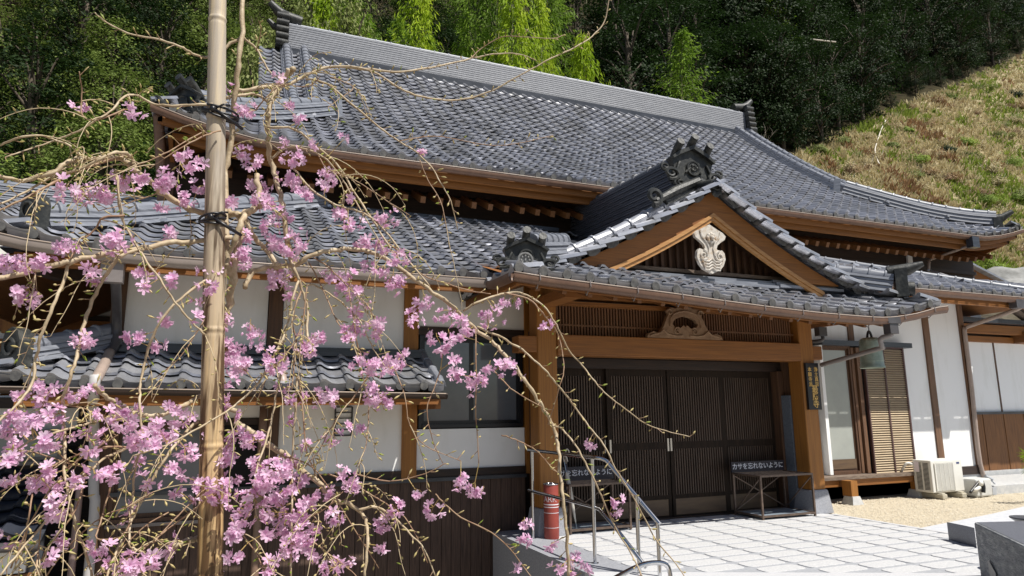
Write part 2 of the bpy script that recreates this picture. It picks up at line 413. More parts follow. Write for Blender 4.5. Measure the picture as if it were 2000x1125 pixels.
mb = MB(); mb.box(8.19, 8.27, 3.7, 7.80, -.05, .004); mb.prism([(3.22, 5.72), (8.27, 3.29), (8.27, 3.63), (3.22, 6.06)], (0, 0, -.15), (1, 0, 0), (0, 1, 0), .1585)
mb.prism([(3.22, 5.32), (8.27, 2.89), (8.27, 3.29), (3.22, 5.72)], (0, 0, -.45), (1, 0, 0), (0, 1, 0), .30); mb.prism([(3.22, 4.92), (8.27, 2.49), (8.27, 2.89), (3.22, 5.32)], (0, 0, -.65), (1, 0, 0), (0, 1, 0), .34)
tag(mb.build('paving_kerb', mat('pale granite kerb', (.50, .51, .53), (.60, .60, .61), rough=.6, scale=70)), kind='structure')
# stone flank wall of the steps, left of the paving
mb = MB(); mb.prism([(3.22, 8.52), (3.72, 8.52), (3.72, 5.83), (3.22, 6.06)], (0, 0, -.98), (1, 0, 0), (0, 1, 0), .985)
tag(mb.build('step_flank', GRAN), kind='structure')
# beige gravel yard
GRAV = mat('beige gravel', (.42, .36, .26), (.66, .59, .46), rough=.95, scale=55, c3=(.54, .47, .35), bump=.9, bscale=48, lo=.3, hi=.7)
mb = MB(); mb.add([(8.27, 6.47, -.012), (10.3, 6.86, -.012), (30, 11.5, -.012), (30, 22, -.012), (8.27, 22, -.012)], [(0, 1, 2, 3, 4)])
tag(mb.build('gravel_bed', GRAV, recalc=False), kind='structure')
mb = MB(); rg = random.Random(5)
while len(mb.v) < 6*5200:
    x = rg.uniform(8.3, 15.5); y = rg.uniform(6.4, 9.0)
    if y < 6.48+(x-8.27)*.2: continue
    r = rg.uniform(.007, .016); c = Vector((x, y, -.010+r*.3)); o = len(mb.v)
    mb.v += [c+Vector((r*1.2, 0, 0)), c+Vector((0, r, 0)), c-Vector((r*1.1, 0, 0)), c-Vector((0, r*.9, 0)), c+Vector((r*.2, 0, r*.7)), c-Vector((0, 0, r*.5))]
    for k in range(4): mb.f += [(o+k, o+(k+1) % 4, o+4)]; mb.mi += [0]
tag(mb.build('pebbles', mat('pebble', (.44, .38, .28), (.70, .64, .52), rough=.9, scale=9), recalc=False), kind='stuff')
mb = MB(); mb.add([(8.271, 2.5, -.006), (30, 2.5, -.006), (30, 11.5, -.006), (10.3, 6.86, -.006), (8.271, 6.46, -.006)], [(0, 1, 2, 3, 4)])
tag(mb.build('stone_path', mat('pale path stone', (.48, .50, .54), (.58, .59, .61), rough=.8, scale=14, bump=.05), recalc=False), kind='structure')

# ================================================================ TEMPLE HALL
def each(name, m, boxes, parent=None):
    for b in boxes: q = MB(); q.box(*b); q.build(name, m, parent or T)
XC = 7.2; XP = 6.15
T = thing('temple_hall', (XP, 8.6, 0), 'timber temple hall under grey tiled roofs, with a gabled entrance porch and lattice doors', 'temple')
YR = 15.0; ZE = 4.99
def fz(b): return .541*b + .0349*b*b
def upt(X, b): d = abs(X-XC); return .29*max(0, (d-6.8)/1.47)**1.6*max(0, 1-b/2.6) if d > 6.8 else 0
def Pmain(a, b):
    X = XC-8.35+a; z = ZE + fz(b) + upt(X, b); s_ = .541+.0698*b
    return Vector((X, 8.9+b, z)), Vector((0, -s_, 1)).normalized()
def keep_main(a, b):
    d = abs(XC-8.35+a-XC)
    if b > 6.02: return False
    if b < 2.4: return d < 8.32-b
    return d < 6.95
FIRST = set(o.name for o in bpy.data.objects)
R = MB(); e_ = .205
tiles(Pmain, 64, 30, .261, e_, keep_main, mb=R)
eave_caps(R, Pmain, 64, .261, keep_main, (0, -1, -.1))
# end (hip) slopes and the rear slope
def Pside(sg):
    def P(a, b):
        Y = 8.9+a; d = abs(Y-15); u = .29*max(0, (d-4.6)/1.47)**1.6*max(0, 1-b/2.6) if d > 4.6 else 0
        return Vector((XC+sg*(8.27-b), Y, ZE+fz(b)+u)), Vector((sg*.6, 0, 1)).normalized()
    return P
for sg in (-1, 1):
    tiles(Pside(sg), 46, 12, .265, e_, lambda a, b: b < 2.45 and a > b-.03 and a < 12.2-b, mb=R)
roof = R.build('roof', TD, T, recalc=False, smooth=True, angle=38)
mb = MB()                                             # rear slope, plain courses
for j in range(12):
    b0, b1 = 6.1*j/12, 6.1*(j+1)/12; hw = lambda b: 8.27-b if b < 2.4 else 6.9
    mb.add([(XC-hw(b0), 21.1-b0, ZE+fz(b0)), (XC+hw(b0), 21.1-b0, ZE+fz(b0)), (XC+hw(b1-.01), 21.1-b1, ZE+fz(b1)), (XC-hw(b1-.01), 21.1-b1, ZE+fz(b1))], [(0, 1, 2, 3)])
# underlay so that no light falls through
for j in range(12):
    b0, b1 = 6.1*j/12, 6.1*(j+1)/12; hw = lambda b: 8.2-b if b < 2.4 else 6.85
    mb.add([(XC-hw(b0), 8.95+b0, ZE+fz(b0)-.03), (XC+hw(b0), 8.95+b0, ZE+fz(b0)-.03), (XC+hw(b1-.01), 8.95+b1, ZE+fz(b1)-.03), (XC-hw(b1-.01), 8.95+b1, ZE+fz(b1)-.03)], [(0, 1, 2, 3)])
mb.build('roof_deck', BLACKT, T, recalc=False)
# gables under the verges
for sg in (-1, 1):
    mb = MB(); X0 = XC+sg*5.9
    prof = [(9.6+(.5*k), ZE+fz(.7+.5*k)-.15) for k in range(11)] + [(15, ZE+fz(6.1)-.15)]
    poly = prof + [(30-y, z) for y, z in prof[::-1][1:]]
    poly = [(y, z) for y, z in poly if z > 6.2]
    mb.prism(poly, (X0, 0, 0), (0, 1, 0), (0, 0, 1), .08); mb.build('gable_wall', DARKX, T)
    mb = MB()
    for s2 in (-1, 1):
        tp = []; bt = []
        for k in range(10):
            b = 2.3 + 3.8*k/9; z = ZE+fz(b)-.02; Y = 8.9+b; Y = Y if s2 < 0 else 30-Y
            tp.append((XC+sg*6.85, Y, z)); bt.append((XC+sg*6.85, Y, z-.38))
        mb.strip(tp, bt, (-sg, 0, 0), .06)
    mb.build('verge_board', WOODX, T)
# top ridge
zr = lambda X: ZE+fz(6.1)-.06
pth = [(XC+6.45*t, YR, 9.585) for t in [k/12-1 for k in range(25)]]
mb = MB(); lay = 22
ridge(pth, .36, .615, lay, .072, .36, mb, .004)
mb.build('main_ridge', mat('bright ridge tile', (.24, .255, .29), (.34, .355, .39), rough=.5, scale=5, stretch=(.5, .5, 6)), T, smooth=True, angle=30)
mb = MB(); mb.box(XC-6.4, XC+6.4, YR-.20, YR+.20, 9.3, 9.585); mb.build('ridge_bed', BLACKT, T)
for sg in (-1, 1):
    mb = MB(); x0 = XC+sg*6.47; fx = Vector((sg, 0, 0))
    mb.box(min(x0, x0+sg*.14), max(x0, x0+sg*.14), YR-.25, YR+.25, 9.45, 10.42)
    for k in range(5):
        mb.tube([(x0-sg*.02, YR-.3+.02*k, 9.62+.17*k), (x0+sg*.24, YR-.28+.02*k, 9.64+.17*k)], .075, 10)
        mb.tube([(x0-sg*.02, YR+.3-.02*k, 9.62+.17*k), (x0+sg*.24, YR+.28-.02*k, 9.64+.17*k)], .075, 10)
    mb.tube([(x0-sg*.3, YR, 10.36), (x0+sg*.05, YR, 10.42), (x0+sg*.22, YR, 10.52), (x0+sg*.40, YR, 10.70)], [.13, .13, .11, .07], 10)
    mb.tube([(x0+sg*.1, YR, 10.1), (x0+sg*.3, YR, 10.14), (x0+sg*.42, YR, 10.26)], [.1, .08, .05], 8)
    mb.build('ridge_end', ONI, T, smooth=True, angle=40)
# descending ridges (two rolls a side) and hip ridges with their ornaments
for sg in (-1, 1):
    for q, xo in enumerate((6.1, 6.48)):
        pts = []
        for k in range(16):
            b = 2.35 + (6.0-2.35)*k/15; pts.append((XC+sg*(xo), 8.9+b, ZE+fz(b)+.06))
        mb = ridge(pts, .24, .10, 2, .075, .26); mb.build('descending_ridge', RIDGE, T, smooth=True, angle=30)
    pts = [(XC+sg*(8.27-t), 8.9+t, ZE+fz(t)+.29*max(0, (8.27-t-6.8)/1.47)**1.6*max(0, 1-t/2.6)+.05) for t in [.32+2.05*k/14 for k in range(15)]]
    mb = ridge(pts, .28, .24, 6, .075, .27); mb.build('hip_ridge', RIDGE, T, smooth=True, angle=30)
    fdir = Vector((sg, -1, 0)).normalized()
    if sg < 0:
        o_ = onigawara((XC+sg*7.98, 9.17, ZE+.28), fdir, .66, 0, 1.15, .80).build('hip_ornament', ONI, T, smooth=True, angle=40)
    else:
        mb = MB(); c = Vector((XC+7.99, 9.17, ZE+.34)); d = fdir
        mb.obox(c-d*.1, c+d*.06, .34, .42); mb.tube([c+Vector((0, 0, .2))-d*.2, c+Vector((0, 0, .22))+d*.1, c+d*.3+Vector((0, 0, .34))], [.1, .09, .05], 10)
        mb.tube([c-d*.02+Vector((0, 0, -.05)), c+d*.14+Vector((0, 0, -.03))], .1, 12); mb.build('hip_ornament', ONI, T, smooth=True, angle=40)
    c = Vector((XC+sg*(8.27-.1), 9.0, ZE+.30)); mb = MB()
    mb.tube([c-fdir*.25, c+fdir*.12+Vector((0, 0, .03))], .085, 14); mb.torus(c+fdir*.125+Vector((0, 0, .03)), fdir, .07, .014, 14); mb.sphere(c+fdir*.13+Vector((0, 0, .03)), .03)
    mb.build('corner_disc_tile', ONI, T, smooth=True, angle=40)
    c0 = Vector(pts[-1]); mb = MB(); mb.obox(c0-fdir*.02+Vector((0, 0, .12)), c0+fdir*-.16+Vector((0, 0, .14)), .30, .40); mb.build('ridge_stop', RIDGE, T)
# eaves: gutter, fascias, soffit, rafters
RIM = mat('gutter rim', (.42, .34, .28), rough=.35)
def gutter_strip(pts, h, parent, m=None, nm='eave_gutter'):
    mb = MB(); pts = [Vector(p) for p in pts]; n = len(pts)
    def side(i): d = pts[min(i+1, n-1)]-pts[max(i-1, 0)]; return Vector((d.y, -d.x, 0)).normalized()
    for i, p in enumerate(pts):
        s_ = side(i)
        mb.v += [p+s_*.045, p+s_*.050-Vector((0, 0, h*.55)), p+s_*.028-Vector((0, 0, h)), p-s_*.03-Vector((0, 0, h)), p-s_*.05-Vector((0, 0, h*.5)), p-s_*.045]
    for i in range(n-1):
        for k in range(5): mb.f.append((6*i+k, 6*i+k+1, 6*i+7+k, 6*i+6+k)); mb.mi.append(0)
    o = mb.build(nm, m or COPPER, parent, recalc=False, smooth=True)
    mb = MB(); mb.tube([p+side(i)*.047 for i, p in enumerate(pts)], .007, 6); mb.build('gutter_rim', RIM, o, smooth=True)
    return o
def eave_poly(dy, dz, yo=8.9):
    out = []
    for k in range(41):
        X = XC + (8.27-dy)*(-1+2*k/40); out.append(Vector((X, yo+dy, ZE+dz+upt(X, 0))))
    return out
gutter_strip(eave_poly(-.03, -.035), .080, T)
for dy, d0, d1, nm in ((.05, -.06, -.19, 'fascia'), (.16, -.15, -.27, 'fascia')):
    mb = MB(); mb.strip(eave_poly(dy, d0), eave_poly(dy, d1), (0, 1, 0), .05); mb.build(nm, WOODX, T)
    for sg in (-1, 1):
        mb = MB(); tp = []; bt = []
        for k in range(21):
            Y = 8.9+dy+(12.2-2*dy)*k/20; d = abs(Y-15); u = .29*max(0, (d-4.6)/1.47)**1.6 if d > 4.6 else 0
            tp.append((XC+sg*(8.27-dy), Y, ZE+d0+u)); bt.append((XC+sg*(8.27-dy), Y, ZE+d1+u))
        mb.strip(tp, bt, (-sg, 0, 0), .05); mb.build(nm, WOODX, T)
mb = MB(); tp = eave_poly(.2, -.16); bt = [Vector((p.x*1+(XC-p.x)*.12, 9.93, ZE-.13+.54*.9)) for p in tp]
mb.add(tp+bt, [(i, i+1, 41+i+1, 41+i) for i in range(40)])
for sg in (-1, 1):
    q = [(XC+sg*8.05, 8.95+12.1*k/20, ZE-.16 + (.29*max(0, (abs(8.95+12.1*k/20-15)-4.6)/1.47)**1.6)) for k in range(21)]; w = [(XC+sg*7.25, 9.85+10.3*k/20, ZE+.33) for k in range(21)]
    mb.add(q+w, [(i, i+1, 21+i+1, 21+i) for i in range(20)])
mb.build('soffit', WOODX, T, recalc=False)
raf = None
k = 0; X = XC-7.9
while X < XC+7.95:
    u = upt(X, 0)
    if raf is None:
        mb = MB(); mb.obox((X, 9.28, ZE-.28), (X, 9.98, ZE+.06), .075, .095); raf = mb.build('rafter', WOODY, T); X0 = X; U0 = u
    else:
        c = raf.copy(); COL.objects.link(c); c.location = (X-X0, 0, (u-U0)*.8)
    X += .262
# upper wall band
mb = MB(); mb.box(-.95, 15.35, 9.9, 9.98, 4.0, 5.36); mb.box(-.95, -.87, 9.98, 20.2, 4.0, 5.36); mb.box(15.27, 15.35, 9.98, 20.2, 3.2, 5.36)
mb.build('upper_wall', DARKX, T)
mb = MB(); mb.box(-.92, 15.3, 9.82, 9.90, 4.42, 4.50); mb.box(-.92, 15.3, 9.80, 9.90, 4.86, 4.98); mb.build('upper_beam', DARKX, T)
# white wall patch and corner struts at the right end under the main eave
mb = MB(); a = at(1772, 497, 9.86); b = at(1783, 515, 9.86); mb.box(a.x, b.x, 9.855, 9.895, b.z, a.z); mb.build('vent_panel', PLAST, T)

# the main roof was drawn with 26 cm tiles; the real ones are 31 cm, so the whole upper roof is drawn up by that ratio
KM = 1.18; done_ = set()
for o in list(bpy.data.objects):
    if o.name in FIRST: continue
    o.location = o.location*KM
    if o.data.name in done_: continue
    done_.add(o.data.name); w = WPOS.get(o.name, Vector(T.location))
    for v in o.data.vertices: v.co = (v.co + w)*KM + Vector((0, 0, -.27)) - w
# ---------------- lower roofs around the hall
def lower_roof(name, X0, X1, Y0, z0, slope, depth, w, e, hipL, hipR, up=.14, ext=0, cut=None):
    mb = MB()
    def P(a, b):
        X = X0+a; u = 0
        if hipL: u += up*max(0, 1-(a/1.2))**1.8*max(0, 1-b/1.5)
        if hipR: u += up*max(0, 1-((X1-X)/1.2))**1.8*max(0, 1-b/1.5)
        return Vector((X, Y0+b, z0+slope*b+u)), Vector((0, -slope, 1)).normalized()
    kp = lambda a, b: (cut is None or cut(X0+a, b)) and b < depth and (not hipL or a > b-.05) and (not hipR or (X1-X0)-a > b-.05)
    tiles(P, int((X1-X0)/w)+1, int(depth/e)+1, w, e, lambda a, b: kp(a, b) and X0+a < X1, mb=mb)
    eave_caps(mb, P, int((X1-X0)/w), w, lambda a, b: kp(a, b) and X0+a < X1+.05, (0, -1, -.05))
    for flag, sg, xe in ((hipL, -1, X0), (hipR, 1, X1)):
        if flag:
            Q = lambda a, b, sg=sg, xe=xe: (Vector((xe-sg*b, Y0+a, z0+slope*b+up*max(0, 1-(a/1.2))**1.8*max(0, 1-b/1.5))), Vector((sg*slope, 0, 1)).normalized())
            tiles(Q, int(ext/w), int(depth/e)+1, w, e, lambda a, b: a > b-.05 and b < depth, mb=mb)
    ob = mb.build(name, TD, T, recalc=False, smooth=True, angle=38)
    mb = MB(); mb.add([(X0, Y0+.03, z0-.03), (X1, Y0+.03, z0-.03), (X1-(depth if hipR else 0), Y0+depth, z0+slope*depth-.03), (X0+(depth if hipL else 0), Y0+depth, z0+slope*depth-.03)], [(0, 1, 2, 3)])
    for flag, sg, xe in ((hipL, -1, X0), (hipR, 1, X1)):
        if flag: mb.add([(xe-sg*.03, Y0+.03, z0-.03), (xe-sg*.03, Y0+ext, z0-.03), (xe-sg*depth, Y0+ext, z0+slope*depth-.03), (xe-sg*depth, Y0+depth, z0+slope*depth-.03)], [(0, 1, 2, 3)])
    mb.build('roof_deck', BLACKT, T, recalc=False)
    return P
PL = lower_roof('lower_roof', -2.15, 5.2, 7.66, 3.13, .485, 3.75, .272, .215, True, False, .14, 6, lambda X, b: X < 3.0+1.25*b)
PR = lower_roof('lower_roof', 5.5, 14.35, 7.90, 3.52, .383, 3.5, .2745, .22, False, True, .03, 6, lambda X, b: X > 9.1-b*.95)
# lower pent roof on the left
PP = lower_roof('pent_roof', -2.15, 2.28, 7.62, 1.78, .46, .98, .277, .22, True, False, .12, 3)
mb = MB(); mb.box(-1.15, 2.3, 8.40, 8.60, 2.19, 2.235); mb.box(-1.15, 2.3, 8.45, 8.60, 2.235, 2.27); mb.box(-1.15, 2.3, 8.50, 8.598, 2.27, 2.30)
mb.build('pent_flashing', BLACKT, T)
pt = [(2.26, 7.62+.98*k/6, 1.80+.46*.98*k/6) for k in range(7)]
mb = ridge(pt, .10, .02, 1, .045, .3); mb.build('pent_verge_roll', RIDGE, T, smooth=True, angle=30)
for nm, tip, P0 in (('lower', (-2.15, 7.66), PL), ('pent', (-2.15, 7.62), PP)):
    top = 3.4 if nm == 'lower' else .95
    pts = [P0(t, t)[0]+Vector((0, 0, .05)) for t in [.30+(top-.3)*k/8 for k in range(9)]]
    mb = ridge(pts, .24, .14, 3, .095 if nm == 'lower' else .085, .30); mb.build('hip_ridge', RIDGE, T, smooth=True, angle=30)
    c = Vector(pts[0]); d = Vector((-1, -1, 0)).normalized(); mb = MB()
    prof = [(-.13, -.05), (-.13, .20), (-.09, .29), (0, .33), (.09, .29), (.13, .20), (.13, -.05)]
    mb.prism(prof, c+d*.02, Vector((0, 0, 1)).cross(d), (0, 0, 1), .14)
    mb.torus(c+d*.17+Vector((0, 0, .14)), d, .075, .016, 14); mb.build('ridge_stop', ONI, T)
# right hip ridge of the lower right roof
pts = [PR(8.85-t, t)[0]+Vector((0, 0, .04)) for t in [.15+3.3*k/8 for k in range(9)]]
mb = ridge(pts, .16, .05, 1, .06, .3); mb.build('hip_ridge', RIDGE, T, smooth=True, angle=30)
each('roof_flashing', BLACKT, [(6.4, 11.0, 11.2, 11.6, 4.80, 4.88), (1.5, 5.6, 11.2, 11.6, 4.86, 4.94)])
# gutters of the lower roofs
def gut(pts, r=.05, nm='eave_gutter', m=COPPER):
    return gutter_strip([Vector(p)+Vector((0, 0, r*.6)) for p in pts], r*2, T, m, nm)
gut([(-2.22, 7.60, 3.20), (-1.9, 7.6, 3.14), (-1.3, 7.6, 3.085), (-.6, 7.6, 3.06), (2.83, 7.6, 3.06)], .05, m=mat('pale brown gutter', (.30, .25, .22), (.24, .2, .18), rough=.4))
gut([(9.6, 7.84, 3.455), (14.42, 7.84, 3.46)])
gut([(-2.2, 7.56, 1.76), (2.3, 7.56, 1.70)], .03, 'pent_fascia', DARKX)
# wood under the lower eaves
each('fascia', WOODX, [(-2.0, 2.95, 7.72, 7.78, 2.95, 3.07), (7.6, 14.2, 7.98, 8.04, 3.32, 3.45)])
mb = MB(); mb.add([(-2.1, 7.7, 3.03), (3.0, 7.7, 3.03), (3.0, 8.62, 3.50), (-1.2, 8.62, 3.50)], [(0, 1, 2, 3)]); mb.build('soffit', WOODY, T, recalc=False); mb = MB(); 
for k in range(34):
    y = 7.74+.17*k; mb.add([(-2.75, y+.3, 2.74), (-1.2, max(y, 8.62), 3.49), (-1.2, max(y, 8.62)+.155, 3.49), (-2.75, y+.455, 2.74)], [(0, 1, 2, 3)])
mb.add([(-2.75, 7.9, 2.76), (-1.2, 8.62, 3.52), (-1.2, 13.6, 3.52), (-2.75, 13.6, 2.76)], [(0, 1, 2, 3)])
mb.build('soffit', WOODY, T, recalc=False); mb = MB(); mb.add([(8.0, 7.98, 3.40), (14.3, 7.98, 3.40), (13.45, 9.02, 3.86), (8.0, 9.02, 3.86)], [(0, 1, 2, 3)]); mb.build('soffit', WOODY, T, recalc=False); mb = MB(); mb.add([(14.3, 7.98, 3.40), (13.45, 9.02, 3.86), (13.45, 13.6, 3.86), (14.3, 13.6, 3.40)], [(0, 1, 2, 3)])
mb.build('soffit', WOODY, T, recalc=False)
r2 = None
for X in [(-1.0+.42*k) for k in range(10)] + [(8.5+.45*k) for k in range(13)]:
    L = X < 5; Y0 = 7.8 if L else 8.08; zz = 2.99 if L else 3.37; sl_ = .5 if L else .43
    if r2 is None:
        mb = MB(); mb.obox((X, Y0, zz), (X, Y0+.85, zz+.42), .05, .07); r2 = mb.build('rafter', WOODY, T); B0 = Vector((X, Y0, zz))
    else:
        c = r2.copy(); COL.objects.link(c); c.location = Vector((X, Y0, zz))-B0
mb = MB(); mb.box(-1.85, 2.25, 7.70, 7.76, 1.60, 1.72); mb.add([(-2.0, 7.7, 1.70), (2.24, 7.7, 1.70), (2.24, 8.6, 2.12), (-1.2, 8.6, 2.12)], [(0, 1, 2, 3)]); mb.build('pent_soffit', WOODX, T, recalc=False)
# left-corner soffit boards seen from below are lines in the board material; brackets
# ---------------- left front wall
mb = MB()
for x0, x1, z0, z1 in ((-1.14, .37, 2.26, 3.4), (.55, 2.04, 2.26, 3.4), (2.22, 3.74, 2.62, 3.5), (2.22, 3.72, .80, 1.30), (.56, 2.05, .80, 1.66), (-.03, .45, 1.47, 1.66), (-1.14, -.05, 1.45, 1.66)):
    mb.box(x0, x1, 8.62, 8.72, z0, z1)
mb.build('plaster_wall', PLAST, T)
mb = MB(); mb.box(-1.2, 3.9, 8.74, 8.80, -.96, 3.6); mb.box(-1.2, -1.12, 8.8, 14, -.96, 3.6); mb.build('wall_core', DARKX, T)
post = MB(); post.box(-.075, .075, -.03, .12, 0, 3.2)
for x, wd, z0, z1 in ((.46, .16, 2.23, 3.4), (2.13, .19, .70, 3.4), (-1.2, .14, -.3, 3.4), (3.80, .14, .70, 3.4), (.50, .13, .70, 1.7), (-.11, .10, .3, 1.68)):
    mb = MB(); mb.box(x-wd/2, x+wd/2, 8.585, 8.735, z0, z1); mb.build('post', DARKZ if x < 1 else WOODZ, T)
each('wall_rail', DARKX, [(.56, 2.04, 8.59, 8.735, .70, .80), (2.23, 3.72, 8.59, 8.735, .70, .80), (2.23, 3.72, 8.595, 8.735, 2.51, 2.62), (-.05, .44, 8.60, 8.735, 1.39, 1.465)])
mb = MB(); mb.box(-1.13, 3.72, 8.555, 8.63, .655, .70); mb.build('drip_sill', BLACKT, T)
mb = MB(); x = -1.13
while x < 3.72:
    w = .135+random.uniform(-.012, .012); w = min(w, 3.72-x); ztop = .655 if x > -.42 else .33
    if w > .03: mb.box(x, x+w-.006, 8.60+random.uniform(-.004, .004), 8.66, -.97, ztop)
    x += w
mb.build('board_cladding', BOARD, T)
def window(x0, x1, z0, z1, Y, nsash, fm, gm, fr=.045, name='window', parent=T, dep=.07):
    mb = MB(); mb.box(x0-fr, x0, Y-dep/2, Y+dep, z0-fr, z1+fr); mb.box(x1, x1+fr, Y-dep/2, Y+dep, z0-fr, z1+fr); mb.box(x0, x1, Y-dep/2, Y+dep, z1, z1+fr); mb.box(x0, x1, Y-dep/2-.02, Y+dep, z0-fr, z0)
    w = mb.build(name, fm, parent); sw = (x1-x0)/nsash
    for i in range(nsash):
        a = x0+i*sw; b = a+sw; yy = Y+.012*(i % 2)
        m2 = MB(); f_ = .032
        m2.box(a, a+f_, yy, yy+.03, z0, z1); m2.box(b-f_, b, yy, yy+.03, z0, z1); m2.box(a+f_, b-f_, yy, yy+.03, z1-f_, z1); m2.box(a+f_, b-f_, yy, yy+.03, z0, z0+f_*1.4); m2.build('sash', fm, w)
        m3 = MB(); m3.box(a+f_, b-f_, yy+.010, yy+.018, z0+f_*1.4, z1-f_); m3.build('pane', gm, w)
    return w
window(2.30, 3.66, 1.36, 2.46, 8.66, 2, BLACKM, GLASS)
window(-1.08, -.20, .42, 1.38, 8.63, 1, DARKZ, GLASS)
mb = MB(); mb.box(-1.13, -.12, 8.55, 8.66, .335, .37); mb.build('window_sill', PIPEB, T)
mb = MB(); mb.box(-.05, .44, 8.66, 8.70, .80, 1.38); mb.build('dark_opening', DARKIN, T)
# small slatted vent on the white wall
v = MB(); a = at(655, 795, 8.60); b = at(686, 850, 8.60)
for z in (a.z, b.z): v.box(a.x, b.x, 8.575, 8.60, z-.008, z+.008)
for x in (a.x, b.x): v.box(x-.008, x+.008, 8.575, 8.60, b.z, a.z)
for k in range(1, 5): zz = lerp(b.z, a.z, k/5); v.box(a.x, b.x, 8.58, 8.60, zz-.005, zz+.005)
v.box(a.x, b.x, 8.60, 8.615, b.z, a.z, 1); v.build('wall_vent', [BLACKM, PLAST], T)
# small bracket boards beside the pent roof, right end
mb = MB(); mb.box(2.24, 2.30, 7.8, 8.6, 1.55, 1.70); mb.build('pent_bracket', WOODX, T)
# ---------------- entrance porch
GZ = [(2.756, 2.966), (3.073, 2.93), (3.387, 2.915), (4.047, 2.88), (4.734, 2.845), (5.498, 2.795), (6.3, 2.75), (7.161, 2.715), (8.09, 2.70), (8.37, 2.71), (8.9, 2.79), (9.458, 2.936)]
gzx = lambda X: (interp(GZ, X-.15)+interp(GZ, X)+interp(GZ, X+.15))/3
zs = lambda d: 4.57-.66*d+.055*d*d
HW = 3.35; YF = 6.70; YV = 7.40
def Pfront(a, b):
    X = XP-HW+a; return Vector((X, YF+b, gzx(X)+.075+.42*b)), Vector((0, -.42, 1)).normalized()
mb = MB()
kf = lambda a, b: b < 1.05 and a > b-.05 and a < 2*HW-b+.05
tiles(Pfront, 23, 5, .293, .235, kf, mb=mb)
eave_caps(mb, Pfront, 22, .293, kf, (0, -1, -.08), .054)
def Pps(sg):
    def P(a, b):
        d = HW-b; return Vector((XP+sg*d, YF+a, zs(d)+.02)), Vector((sg*(.66-.11*d), 0, 1)).normalized()
    return P
for sg in (-1, 1):
    Q = Pps(sg); ks = lambda a, b: a > min(b, .70)-.08 and b < 3.36
    tiles(Q, 18, 12, .265, .28, ks, mb=mb)
    # verge: stepped end tiles with their round stops
    for j in range(2, 12):
        b = .28*j+.10
        if b < .5: continue
        p, n = Q(YV-YF, b)
        mb.tube([p+n*.045+Vector((0, .12, 0)), p+n*.045-Vector((0, .045, 0))], .052, 12, True, 1)
        q, n = Q(YV-YF, b+.07); q2, _ = Q(YV-YF, b+.24)
        o = len(mb.v)
        for k in range(5):
            t = k/4; z_ = q.lerp(q2, t); sag = .03*math.sin(math.pi*t)
            mb.v += [z_+n*.05-Vector((0, .03, sag*.6)), z_-n*.028-Vector((0, .03, sag)), z_+n*.05+Vector((0, .10, -sag*.6))]
        for k in range(4):
            mb.f += [(o+3*k, o+3*k+1, o+3*k+4, o+3*k+3), (o+3*k+2, o+3*k, o+3*k+3, o+3*k+5)]; mb.mi += [1, 0]
mb.build('porch_roof', TD, T, recalc=False, smooth=True, angle=38)
mb = MB()
for sg in (-1, 1):
    for j in range(12):
        b0, b1 = HW*j/12, HW*(j+1)/12; P0 = Pps(sg)(0, b0)[0]; P1 = Pps(sg)(0, b1)[0]; y0 = YF+min(b0, .72)+.02; y1 = YF+min(b1, .72)+.02
        mb.add([(P0.x, y0, P0.z-.03), (P0.x, 11.4, P0.z-.03), (P1.x, 11.4, P1.z-.03), (P1.x, y1, P1.z-.03)], [(0, 1, 2, 3)])
for k in range(22):
    x0, x1 = XP-HW+.3045*k, XP-HW+.3045*(k+1)
    mb.add([(x0, YF+.02, gzx(x0)+.045), (x1, YF+.02, gzx(x1)+.045), (min(max(x1, XP-2.3), XP+2.3), YF+1.15, gzx(x1)+.045+.42*1.13), (min(max(x0, XP-2.3), XP+2.3), YF+1.15, gzx(x0)+.045+.42*1.13)], [(0, 1, 2, 3)])
mb.build('porch_roof_deck', BLACKT, T, recalc=False)
gut([(XP-HW-.05+6.8*k/30, YF-.06, gzx(XP-HW-.05+6.8*k/30)) for k in range(31)], .045, 'porch_gutter')
gut([(XP-HW-.05, YF-.06, gzx(2.8)), (XP-HW-.06, 7.2, 2.96), (XP-HW+.05, 7.62, 3.045)], .045, 'porch_gutter')
gut([(XP+HW+.05, YF-.06, gzx(9.5)), (XP+HW+.05, 7.8, 2.93)], .045, 'porch_gutter')
# gutter straps
st = None
for k in range(11):
    X = 3.05+.62*k; z = gzx(X)
    if st is None:
        mb = MB(); mb.tube([(X, 6.78, z+.06), (X, 6.585, z+.05), (X, 6.575, z-.02), (X, 6.64, z-.06), (X+.01, 6.70, z-.10), (X+.015, 6.74, z-.06)], .006, 5); st = mb.build('gutter_strap', PIPEB, T); q0 = Vector((X, 0, z))
    else:
        c = st.copy(); COL.objects.link(c); c.location = Vector((X, 0, z))-q0
